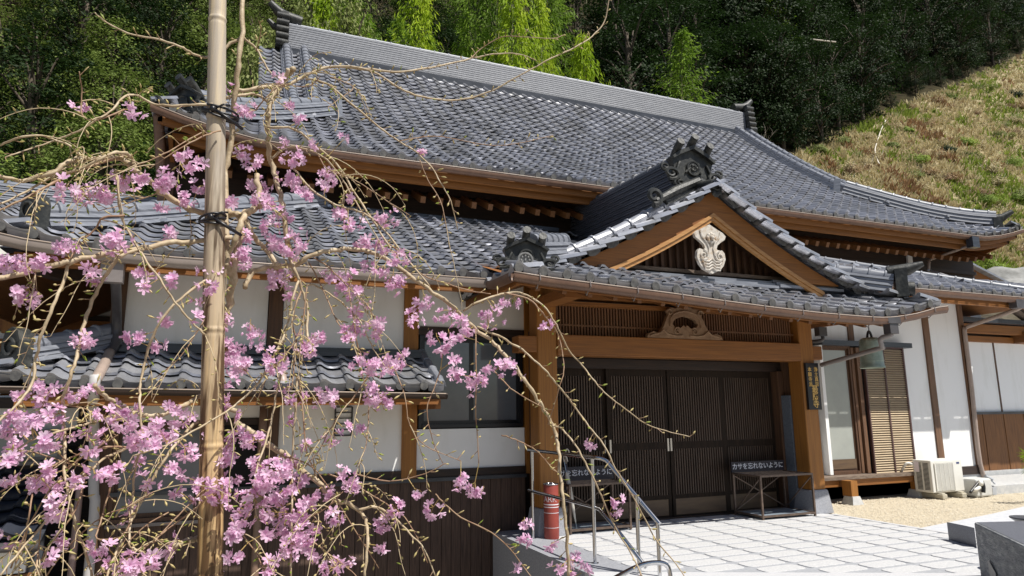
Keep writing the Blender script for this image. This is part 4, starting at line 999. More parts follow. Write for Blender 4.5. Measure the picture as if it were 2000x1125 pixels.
# roof plane high behind the corner, with its ridge
mb = MB()
def Pan(a, b): return Vector((-8+a, 10.5+b, 4.06+.40*b)), Vector((0, -.4, 1)).normalized()
tiles(Pan, 27, 7, .265, .205, lambda a, b: b < 1.35 and a < 6.35+b*.7, mb=mb); mb.build('roof', TILE, An, recalc=False, smooth=True, angle=38)
mb = ridge([(-8+.3*k, 11.9, 4.66-.004*k) for k in range(24)], .28, .32, 9, .06, .5, None, .005); mb.build('roof_ridge', RIDGE, An, smooth=True, angle=30)
mb = MB(); mb.add([(-8, 10.52, 4.04), (-1.4, 10.52, 4.04), (-.6, 12.0, 4.62), (-8, 12.0, 4.62)], [(0, 1, 2, 3)]); mb.build('roof_deck', BLACKT, An, recalc=False)
# low dark roof at the bottom left
mb = MB(); YA = 8.0; p0 = at(60, 1052, YA); p1 = at(60, 885, 9.6)
def Pal(a, b): t = b/1.6; return Vector((-5+a, YA+b, lerp(p0.z, p1.z, t))), Vector((0, -.7, 1)).normalized()
tiles(Pal, 13, 8, .28, .21, lambda a, b: b < 1.6 and a < 3.42, mb=mb); mb.build('low_roof', mat('dark glazed tile', (.022, .026, .038), (.04, .045, .06), rough=.35, scale=4), An, recalc=False, smooth=True, angle=38)
mb = MB(); mb.add([(-5, YA, p0.z-.03), (-1.58, YA, p0.z-.03), (-1.58, 9.6, p1.z-.03), (-5, 9.6, p1.z-.03)], [(0, 1, 2, 3)]); mb.box(-5, -1.6, YA+.25, YA+.3, -1, p0.z+.1); mb.build('low_roof_deck', BLACKT, An, recalc=False)
mb = MB(); mb.tube([(-5, YA-.05, p0.z-.06), (-1.58, YA-.05, p0.z-.06)], .045, 8); mb.build('low_gutter', PIPED, An, smooth=True)
part('low_wall', PLAST, [(-5, -1.72, YA+.2, YA+.26, p0.z-.34, p0.z-.08)], An)
part('low_wall_boards', BOARD2, [(-5, -1.6, YA+.19, YA+.26, -1, p0.z-.35)], An)
w = window(-2.55, -1.72, 1.02, 1.32, 9.2, 2, PIPEB, GLASSG, .04, 'window', An)
part('upper_low_wall', PLAST, [(-6, -1.6, 9.3, 9.4, 1.36, 1.85)], An)
part('wood_rail', DARKX, [(-6, -1.3, 9.22, 9.36, 1.6, 1.72), (-6, -1.3, 9.2, 9.4, .85, .98)], An)

# ================================================================ AIR CONDITIONER OUTDOOR UNIT
ACW = mat('ivory painted metal', (.74, .73, .68), (.68, .67, .62), rough=.45, scale=3)
AC = thing('air_conditioner', (11.45, 8.45, -.01), 'ivory air conditioner outdoor unit on two blocks, against the sunlit white wall', 'air conditioner')
X0, X1, Y0, Y1, Z0, Z1 = 11.08, 11.86, 8.30, 8.64, .095, .63
o_ = part('casing', ACW, [(X0, X1, Y0, Y1, Z0, Z1)], AC, .015)
gm = mat('grille recess', (.30, .28, .24), rough=.6)
mb = MB(); mb.box(X0+.07, X1-.24, Y0-.004, Y0, Z0+.03, Z1-.05); g_ = mb.build('grille', gm, AC)
mb = MB(); n = 26
for k in range(n):
    z = Z0+.04+(Z1-Z0-.10)*k/(n-1); mb.box(X0+.075, X1-.245, Y0-.014, Y0-.004, z-.005, z+.005)
for k in range(5):
    x = X0+.09+(X1-X0-.35)*k/4; mb.box(x-.004, x+.004, Y0-.018, Y0-.014, Z0+.035, Z1-.055)
mb.box(X0+.07, X0+.085, Y0-.02, Y0-.004, Z0+.03, Z1-.05); mb.box(X1-.255, X1-.24, Y0-.02, Y0-.004, Z0+.03, Z1-.05)
mb.build('grille_bars', ACW, g_)
mb = MB()
for c in (0, 1):
    for k in range(22):
        z = Z0+.05+(Z1-Z0-.10)*k/21; mb.box(X0-.003, X0, Y0+.05+.13*c, Y0+.15+.13*c, z-.006, z+.005)
mb.build('side_slots', BLACKM, AC)
mb = MB(); mb.box(X1-.14, X1-.07, Y0-.003, Y0, Z1-.075, Z1-.045); mb.build('badge', mat('blue badge', (.02, .04, .15), rough=.4), AC)
mb = MB(); mb.box(X0-.004, X0, Y0+.22, Y0+.31, Z1-.20, Z1-.03); mb.build('rating_label', mat('label white', (.8, .72, .78), rough=.5), AC)
for x in (X0+.16, X1-.14):
    mb = MB(); mb.box(x-.06, x+.06, Y0-.08, Y1+.03, -.0, .075); mb.box(x-.045, x+.045, Y0-.06, Y1+.02, .075, .095); o_ = mb.build('support_block', mat('resin block', (.50, .46, .36), (.4, .37, .3), rough=.8, scale=12) if x < 11.4 else bpy.data.materials['resin block'], AC); bv = o_.modifiers.new('b', 'BEVEL'); bv.width = .008
mb = MB(); mb.tube(smooth_path([(X0+.05, Y1, Z1-.1), (X0-.10, Y1+.02, Z1-.06), (X0-.12, Y1+.1, Z1-.16), (X0-.06, Y1+.2, Z1-.25)]), .022, 8); mb.build('hose', ACW, AC, smooth=True)
# ================================================================ WHITE METER BOX WITH PIPES
MT = thing('meter_box', (12.15, 8.3, -.01), 'small white pump box with grey pipes, beside the air conditioner', 'pump box')
o_ = part('box', mat('off-white resin', (.62, .62, .60), (.52, .52, .50), rough=.5, scale=6), [(11.93, 12.34, 8.14, 8.46, 0, .30)], MT, .03)
mb = MB(); mb.tube(smooth_path([at(1895, 962, 8.1), at(1903, 952, 8.1), at(1914, 940, 8.1), at(1918, 948, 8.1)]), .022, 8); mb.tube(smooth_path([at(1917, 940, 8.1), at(1921, 950, 8.1), at(1921, 962, 8.1)]), .03, 8); mb.build('black_hose', BLACKM, MT, smooth=True)
mb = MB(); mb.tube(smooth_path([at(1913, 952, 8.08), at(1906, 956, 8.08), at(1898, 957, 8.12)]), .03, 8); mb.disc(at(1914, 943, 8.09), (0, -1, 0), .05, .03); mb.build('elbow', ACW, MT, smooth=True)
mb = MB(); mb.tube(smooth_path([at(1926, 932, 8.5), at(1936, 938, 8.45), at(1945, 948, 8.4), at(1951, 962, 8.35), at(1948, 972, 8.3), at(1930, 973, 8.3)]), .014, 8); mb.tube([at(1924, 930, 8.5), at(1938, 937, 8.45)], .035, 8); mb.box(12.50, 12.60, 8.25, 8.35, 0, .12); mb.build('grey_pipe', mat('light grey pvc', (.40, .42, .45), rough=.5), MT, smooth=True, angle=40)
# ================================================================ TEMPLE BELL
BL = thing('hanging_bell', (9.12, 7.6, 2.12), 'green-grey bronze bell hanging under the porch eave, in front of the shutter', 'bell')
def lathe(mb, c, prof, n=28):
    c = Vector(c); o = len(mb.v)
    for r, z in prof:
        for k in range(n): mb.v.append(c+Vector((r*math.cos(2*math.pi*k/n), r*math.sin(2*math.pi*k/n), z)))
    for j in range(len(prof)-1):
        for k in range(n): mb.f.append((o+j*n+k, o+j*n+(k+1) % n, o+(j+1)*n+(k+1) % n, o+(j+1)*n+k)); mb.mi.append(0)
BRZ = mat('patinated bronze', (.20, .26, .22), (.32, .38, .33), rough=.45, scale=7, metal=.35, bump=.05)
mb = MB(); lathe(mb, (9.12, 7.6, 2.12), [(.15, .02), (.176, 0), (.178, .02), (.168, .04), (.164, .10), (.157, .30), (.152, .40), (.143, .440), (.11, .462), (.05, .47), (0.001, .472)]); mb.torus((9.12, 7.6, 2.23), (0, 0, 1), .164, .006, 28); mb.torus((9.12, 7.6, 2.45), (0, 0, 1), .154, .005, 28)
mb.build('bell_body', BRZ, BL, smooth=True, angle=50)
mb = MB()
for j in range(2):
    for k in range(16):
        a = 2*math.pi*k/16; mb.sphere((9.12+.148*math.cos(a), 7.6+.148*math.sin(a), 2.52+.028*j), .009, 6, 4)
mb.build('bell_studs', BRZ, BL)
mb = MB(); mb.tube(smooth_path([(9.07, 7.6, 2.58), (9.085, 7.6, 2.64), (9.12, 7.6, 2.69), (9.155, 7.6, 2.64), (9.17, 7.6, 2.58)]), .018, 8); mb.tube([(9.12, 7.6, 2.68), (9.13, 7.6, 2.84), (9.10, 7.6, 2.92), (9.12, 7.6, 3.02)], .008, 6); mb.build('bell_hanger', BLACKM, BL, smooth=True)
# ================================================================ UMBRELLA RACKS
def rack(x0, x1, yf, yb, sz, label):
    r = thing('umbrella_rack', ((x0+x1)/2, (yf+yb)/2, 0), label, 'umbrella rack', 'umbrella racks beside the lattice doors')
    H = .60; t = .026
    for x in (x0, x1):
        for y in (yf, yb):
            mb = MB(); mb.box(x-t/2, x+t/2, y-t/2, y+t/2, .004, H); mb.build('leg', RUSTF, r)
    for z in (.06, H):
        mb = MB(); mb.box(x0+t/2, x1-t/2, yf-t/2, yf+t/2, z-t, z); mb.box(x0+t/2, x1-t/2, yb-t/2, yb+t/2, z-t, z)
        mb.box(x0-t/2, x0+t/2, yf+t/2, yb-t/2, z-t, z); mb.box(x1-t/2, x1+t/2, yf+t/2, yb-t/2, z-t, z)
        mb.build('frame_rails', RUSTF, r)
    mb = MB(); 
    for y in (yf+(yb-yf)*k/4 for k in range(1, 4)): mb.box(x0+t/2, x1-t/2, y-.006, y+.006, H-.016, H-.004)
    for k in range(1, 12): x = lerp(x0, x1, k/12); mb.box(x-.005, x+.005, yf, yb, H-.026, H-.016)
    mb.build('top_grid', RUSTF, r)
    mb = MB()
    for x in (x0, x1): mb.obox((x, yf+.02, H-.05), (x, yb-.02, .08), .014, .014, up=(1, 0, 0))
    mb.obox((x0+.02, yb, H-.05), (x1-.02, yb, .08), .014, .014, up=(0, 1, 0)); mb.obox((x0+.02, yb-.015, .08), (x1-.02, yb-.015, H-.05), .014, .014, up=(0, 1, 0))
    mb.build('cross_braces', RUSTF, r)
    mb = MB(); mb.box(x0+.02, x1-.02, yf+.02, yb-.02, .036, .050); mb.build('drip_tray', mat('drip tray', (.30, .36, .42), (.22, .27, .32), rough=.3, scale=4) if 'drip tray' not in bpy.data.materials else bpy.data.materials['drip tray'], r)
    mb = MB(); mb.box(x0-.03, x1+.02, yb-.012, yb+.004, H+.0, H+sz); mb.build('sign_board', mat('black sign', (.016, .013, .022), rough=.45) if 'black sign' not in bpy.data.materials else bpy.data.materials['black sign'], r)
    L = x1-x0
    text('lettering', 'カサを忘れないように', ((x0+x1)/2-.01, yb-.0145, H+sz*.52), L*.102, (1, 0, 0), (0, 0, 1), SIGNT, r, .002)
    return r
rack(6.93, 7.88, 7.77, 8.33, .15, 'brown metal umbrella rack with an empty top, standing right of the doors')
rack(4.03, 4.90, 7.93, 8.36, .18, 'brown metal umbrella rack holding two furled umbrellas, behind the steel handrail')
def umbrella(top, bot, r, m, label, hook=True):
    mb = MB(); top = Vector(top); bot = Vector(bot); d = bot-top
    u = thing('umbrella', bot, label, 'umbrella')
    P_ = [top+d*t for t in (.16, .22, .40, .62, .88, .9)]
    mb = MB(); n = 10; mb.tube(P_, [r*.35, r*.8, r, r*.75, r*.25, .006], n)
    for i in range(len(mb.v)):
        pass
    mb.build('canopy', m, u, smooth=True, angle=50)
    mb = MB(); mb.tube([top+d*.9, bot], .004, 6); mb.tube([top+d*.16, top], .005, 6); mb.build('shaft', STEEL, u)
    if hook:
        mb = MB(); s_ = Vector((.03, 0, 0)); mb.tube(smooth_path([top, top-d*.06, top-d*.10+s_*.6, top-d*.06+s_*1.5, top+s_*1.6]), .009, 8); mb.build('handle', CARV, u, smooth=True)
UW = mat('pale umbrella cloth', (.62, .60, .54), (.48, .44, .38), rough=.6, scale=9, stretch=(5, 5, .6))
umbrella(at(1102, 902, 8.12), at(1127, 1034, 7.98), .035, UW, 'pale furled umbrella leaning in the left rack')
umbrella(at(1105, 888, 8.2), at(1107, 1000, 8.2), .022, mat('navy umbrella cloth', (.03, .03, .06), rough=.6), 'dark thin furled umbrella upright in the left rack')
# ================================================================ RED SMOKING STAND
RC = thing('ashtray_stand', (3.70, 7.78, .004), 'tall red cylindrical ashtray stand beside the left porch post', 'ashtray')
c = Vector((3.70, 7.78, .004)); mb = MB(); lathe(mb, c, [(.001, 0), (.088, 0), (.090, .01), (.090, .62), (.086, .63)]); mb.build('can_body', mat('red paint', (.30, .055, .038), (.22, .035, .025), rough=.5, scale=3), RC, smooth=True, angle=50)
mb = MB(); mb.torus(c+Vector((0, 0, .635)), (0, 0, 1), .086, .011, 28); mb.disc(c+Vector((0, 0, .615)), (0, 0, 1), .082, .004, 28); mb.build('steel_rim', STEEL, RC, smooth=True)
mb = MB(); lathe(mb, c, [(.0912, .395), (.0912, .405)]); lathe(mb, c, [(.0912, .365), (.0912, .373)]); lathe(mb, c, [(.0912, .30), (.0912, .305)]); lathe(mb, c, [(.0912, .130), (.0912, .134)]); mb.build('white_bands', SIGNT, RC, recalc=False)
t_ = text('lettering', 'LARK', (0, 0, 0), .092, (1, 0, 0), (0, 0, 1), SIGNT, RC, .0005, 'CENTER')
ang0 = math.atan2(-7.78, -3.70)
for v in t_.data.vertices:
    p = v.co + Vector(RC.location); th = ang0 + p.x/.0915 - .42
    v.co = Vector((.0915*math.cos(th), .0915*math.sin(th), .46+p.z*1.0))
# ================================================================ STEEL HANDRAIL
HR = thing('handrail', (3.5, 6.8, 0), 'stainless steel handrail with two bars along the left side of the paved landing', 'handrail')
def rl(pts, r, nm='rail'):
    mb = MB(); mb.tube(pts, r, 14); return mb.build(nm, STEEL, HR, smooth=True, angle=50)
P1t, P2t, Bd, P3t, P4t = (3.50, 8.0, 1.04), (3.50, 6.35, 1.04), (3.56, 6.22, 1.04), at(1243, 968, 5.78), at(1284, 1018, 5.62)
ext = Vector(P4t) + (Vector(P4t)-Vector(Bd)).normalized()*.03
rl([P1t, P2t, (3.54, 6.24, 1.035), (3.575, 6.19, 1.01), tuple(ext)], .021)
rl([(3.50, 8.0, .55), (3.50, 6.42, .55), (3.53, 6.28, .53), tuple(at(1200, 1028, 6.0)), tuple(at(1262, 1108, 5.66))], .019)
for b, t_ in (((3.50, 7.88, 0), (3.50, 7.88, 1.03)), ((3.50, 6.36, 0), (3.50, 6.36, 1.03)), ((3.66, 5.84, 0), tuple(P3t)), ((3.82, 5.72, 0), tuple(P4t))):
    t2 = (t_[0]*.5+b[0]*.5, t_[1]*.5+b[1]*.5, t_[2]); mb = MB(); mb.tube([(t_[0], t_[1], b[2]+.002), t_], .019, 12); mb.build('rail_post', STEEL, HR, smooth=True, angle=50)
    mb = MB(); mb.disc((t_[0], t_[1], .002), (0, 0, 1), .04, .006, 16); mb.build('flange', STEEL, HR)
H2 = thing('lower_handrail', (3.4, 5.0, -.6), 'looped end of a second steel handrail at the bottom edge by the steps', 'handrail')
mb = MB(); mb.tube(smooth_path([at(1150, 1160, 4.6), at(1215, 1122, 5.0), at(1255, 1103, 5.2), at(1285, 1099, 5.3), at(1302, 1104, 5.32), at(1309, 1122, 5.32), at(1310, 1160, 5.32), at(1310, 1300, 5.32)]), .021, 14); mb.build('rail', STEEL, H2, smooth=True)
# ================================================================ STONE BASIN, BLOCKS
ZB = .50; C0 = gz(1902, 1020, ZB); u_ = Vector((.95, -.30, 0)).normalized(); v_ = (gz(2000, 1066, ZB)-C0).normalized()
mb = MB(); q = [C0, C0+u_*1.7, C0+u_*1.7+v_*2.6, C0+v_*2.6]
mb.add([Vector((p.x, p.y, -.98)) for p in q]+[Vector((p.x, p.y, ZB)) for p in q], [(0, 1, 2, 3), (4, 5, 6, 7), (0, 1, 5, 4), (1, 2, 6, 5), (2, 3, 7, 6), (3, 0, 4, 7)])
SBn = thing('stone_basin', C0+u_*.8+v_*.8-Vector((0, 0, 1.48)), 'big dark granite block with a polished top at the bottom right corner', 'stone block')
def rock_mat():
    m = mat('split granite', (.13, .14, .16), (.38, .39, .39), rough=.75, scale=9, stretch=(1, 1, 2.6), bump=.8, c3=(.23, .24, .25), bscale=26, lo=.3, hi=.7); return m
o_ = mb.build('block', rock_mat(), SBn); bv = o_.modifiers.new('b', 'BEVEL'); bv.width = .012; bv.segments = 2
mb = MB(); mb.add([Vector((p.x, p.y, ZB+.003)) for p in (C0+(u_+v_)*.02, C0+u_*1.68+v_*.02, C0+u_*1.68+v_*2.58, C0+u_*.02+v_*2.58)], [(0, 1, 2, 3)]); mb.build('polished_top', GRAND, SBn, recalc=False)
nf = v_.cross(Vector((0, 0, 1))).normalized()
if nf.dot(CAM-C0) < 0: nf = -nf
mb = MB(); c = C0+v_*.30; mb.add([c+nf*.014+Vector((0, 0, -.25)), c+nf*.014+v_*.16+Vector((0, 0, -.33)), c+nf*.014+v_*.16+Vector((0, 0, -.9)), c+nf*.014+Vector((0, 0, -.9))], [(0, 1, 2, 3)]); mb.build('dark_slot', BLACKM, SBn, recalc=False)  # flat black patch standing for the shade inside a notch
mb = MB(); c = C0-v_*.28+u_*.02; mb.obox(c+Vector((0, 0, .02)), c-u_*.01+v_*.27+Vector((0, 0, .02)), .20, .20)
sp = MB(); a = at(1863, 1023, 5.62); b = at(1903, 1031, 5.30); sp.add([a, b, b+Vector((.05, .12, 0)), a+Vector((.05, .12, 0))] + [Vector((p.x, p.y, -.3)) for p in (a, b, b+Vector((.05, .12, 0)), a+Vector((.05, .12, 0)))], [(0, 1, 2, 3), (0, 4, 5, 1), (1, 5, 6, 2), (2, 6, 7, 3), (3, 7, 4, 0)])
tag(sp.build('stone_slab', GRAND), 'narrow dark stone slab standing behind the granite block', 'stone slab')
a = at(1996, 1013, 4.3); mb = MB(); lathe(mb, a+Vector((.06, 0, -.03)), [(.001, 0), (.09, 0), (.13, .03), (.13, .04), (.001, .045)]); 
tag(mb.build('dipper_dish', mat('dark lacquer dish', (.07, .075, .09), rough=.3), smooth=True, angle=40), 'flat dark round dish on the polished stone block', 'dish')
mb = MB(); mb.obox(at(1968, 998, 7.0), at(2010, 1002, 6.9), .02, .02); tag(mb.build('drain_slot', BLACKM), kind='structure')

# ================================================================ STAKE AND CHERRY TREE
YP = 2.6
BAM = mat('weathered bamboo', (.50, .44, .35), (.62, .50, .32), rough=.6, scale=5, stretch=(6, 6, .35), c3=(.42, .36, .29), bump=.15, lo=.3, hi=.7)
def bamboo_mat():
    n = BAM.node_tree; b = n.nodes['Principled BSDF']; src = b.inputs['Base Color'].links[0].from_socket
    tc = n.nodes.new('ShaderNodeTexCoord'); mp = n.nodes.new('ShaderNodeMapping'); mp.inputs['Scale'].default_value = (20, 20, 1.6)
    nz = n.nodes.new('ShaderNodeTexNoise'); nz.inputs['Scale'].default_value = 2.2; nz.inputs['Detail'].default_value = 8
    cr = n.nodes.new('ShaderNodeValToRGB'); e = cr.color_ramp.elements; e[0].position = .42; e[0].color = (1, 1, 1, 1); e[1].position = .54; e[1].color = (.20, .15, .11, 1)
    sx = n.nodes.new('ShaderNodeSeparateXYZ'); mr = n.nodes.new('ShaderNodeMapRange'); mr.inputs[1].default_value = 3.6; mr.inputs[2].default_value = 3.1   # splits and bark only on the lower, older part
    mx = n.nodes.new('ShaderNodeMix'); mx.data_type = 'RGBA'; mx.blend_type = 'MULTIPLY'
    n.links.new(tc.outputs['Object'], mp.inputs[0]); n.links.new(mp.outputs[0], nz.inputs['Vector']); n.links.new(nz.outputs[0], cr.inputs[0])
    n.links.new(tc.outputs['Object'], sx.inputs[0]); n.links.new(sx.outputs[2], mr.inputs[0]); n.links.new(mr.outputs[0], mx.inputs[0])
    m0 = n.nodes.new('ShaderNodeMix'); m0.data_type = 'RGBA'; m0.blend_type = 'MULTIPLY'; m2_ = n.nodes.new('ShaderNodeMapRange'); m2_.inputs[1].default_value = 3.4; m2_.inputs[2].default_value = 2.2
    n.links.new(sx.outputs[2], m2_.inputs[0]); n.links.new(m2_.outputs[0], m0.inputs[0]); n.links.new(src, m0.inputs[6]); m0.inputs[7].default_value = (1.22, 1.0, .62, 1); src = m0.outputs[2]  # lower part tinted yellow: sunlight put into the bamboo colour
    n.links.new(src, mx.inputs[6]); n.links.new(cr.outputs[0], mx.inputs[7]); n.links.new(mx.outputs[2], b.inputs['Base Color'])
bamboo_mat()
bt_ = at(426, -60, YP); bb = at(410, 1125, YP); bb = bb + (bb-bt_)*.9
bb.z = max(bb.z, -1.0) if bb.z < -1 else bb.z; dirp = (bt_-bb).normalized(); bb = bb - dirp*((bb.z+1.0)/dirp.z)
PO = thing('bamboo_stake', bb, 'thick bamboo stake standing upright in front of everything, holding the weeping cherry', 'stake')
mb = MB(); L = (bt_-bb).length; pts = []; rr = []
nodes = [(bt_-at(424, 39, YP)).length, (bt_-at(415, 228, YP)).length, (bt_-at(413, 436, YP)).length, (bt_-at(412, 645, YP)).length, (bt_-at(410, 872, YP)).length]; nodes += [nodes[-1]+.42*k for k in range(1, 5)]
s_ = 0
while s_ < L:
    r = .0300 + .0095*min(s_/2.0, 1.2); dn = min(abs(s_-q) for q in nodes)
    r += .0022*math.exp(-(dn/.006)**2) - .0012*math.exp(-((dn-.014)/.006)**2)
    pts.append(bt_-dirp*s_); rr.append(r); s_ += .004 if dn < .03 else .02
mb.tube(pts, rr, 32); mb.build('pole', BAM, PO, smooth=True, angle=60)
def tie(y, lab, dy=0):
    c = at(419 if y < 300 else 415, y, YP); d = dirp; mb = MB(); r = .043
    for k in range(3):
        mb.tube([c + Vector((r*math.cos(a)*(1 if math.cos(a) < 0 else 1.0+.9*dy), r*math.sin(a), (k-1)*.009 + .012*math.sin(a+k) + .018*dy*-math.cos(a))) for a in [2*math.pi*i/24 for i in range(25)]], .0045, 6)
    mb.sphere(c+Vector((-.005, -r, .0)), .012, 8, 6); mb.tube([c+Vector((0, -r, 0)), c+Vector((.03, -r-.01, .018)), c+Vector((.05, -r+.0, .022))], .004, 5); mb.tube([c+Vector((0, -r, 0)), c+Vector((.05, -r, -.03)), c+Vector((.10, -.01, -.05))], .006, 5)
    tag(mb.build('rope_tie', BLACKM, smooth=True), lab, 'rope')
tie(222, 'black rope tie knotted high on the bamboo stake', 1); tie(430, 'black cord wound round the middle of the bamboo stake', 0)
CT = thing('cherry_tree', (at(450, 1125, 2.8).x, 2.8, -1.0), 'weeping cherry with thin bare arching branches and clusters of pink blossom', 'cherry tree')
BARK = mat('cherry bark', (.30, .22, .13), (.56, .47, .33), rough=.6, scale=30, c3=(.42, .33, .21), bump=.2, lo=.3, hi=.7)
TWIG = mat('reddish twig', (.24, .13, .08), (.36, .25, .15), rough=.6, scale=40)
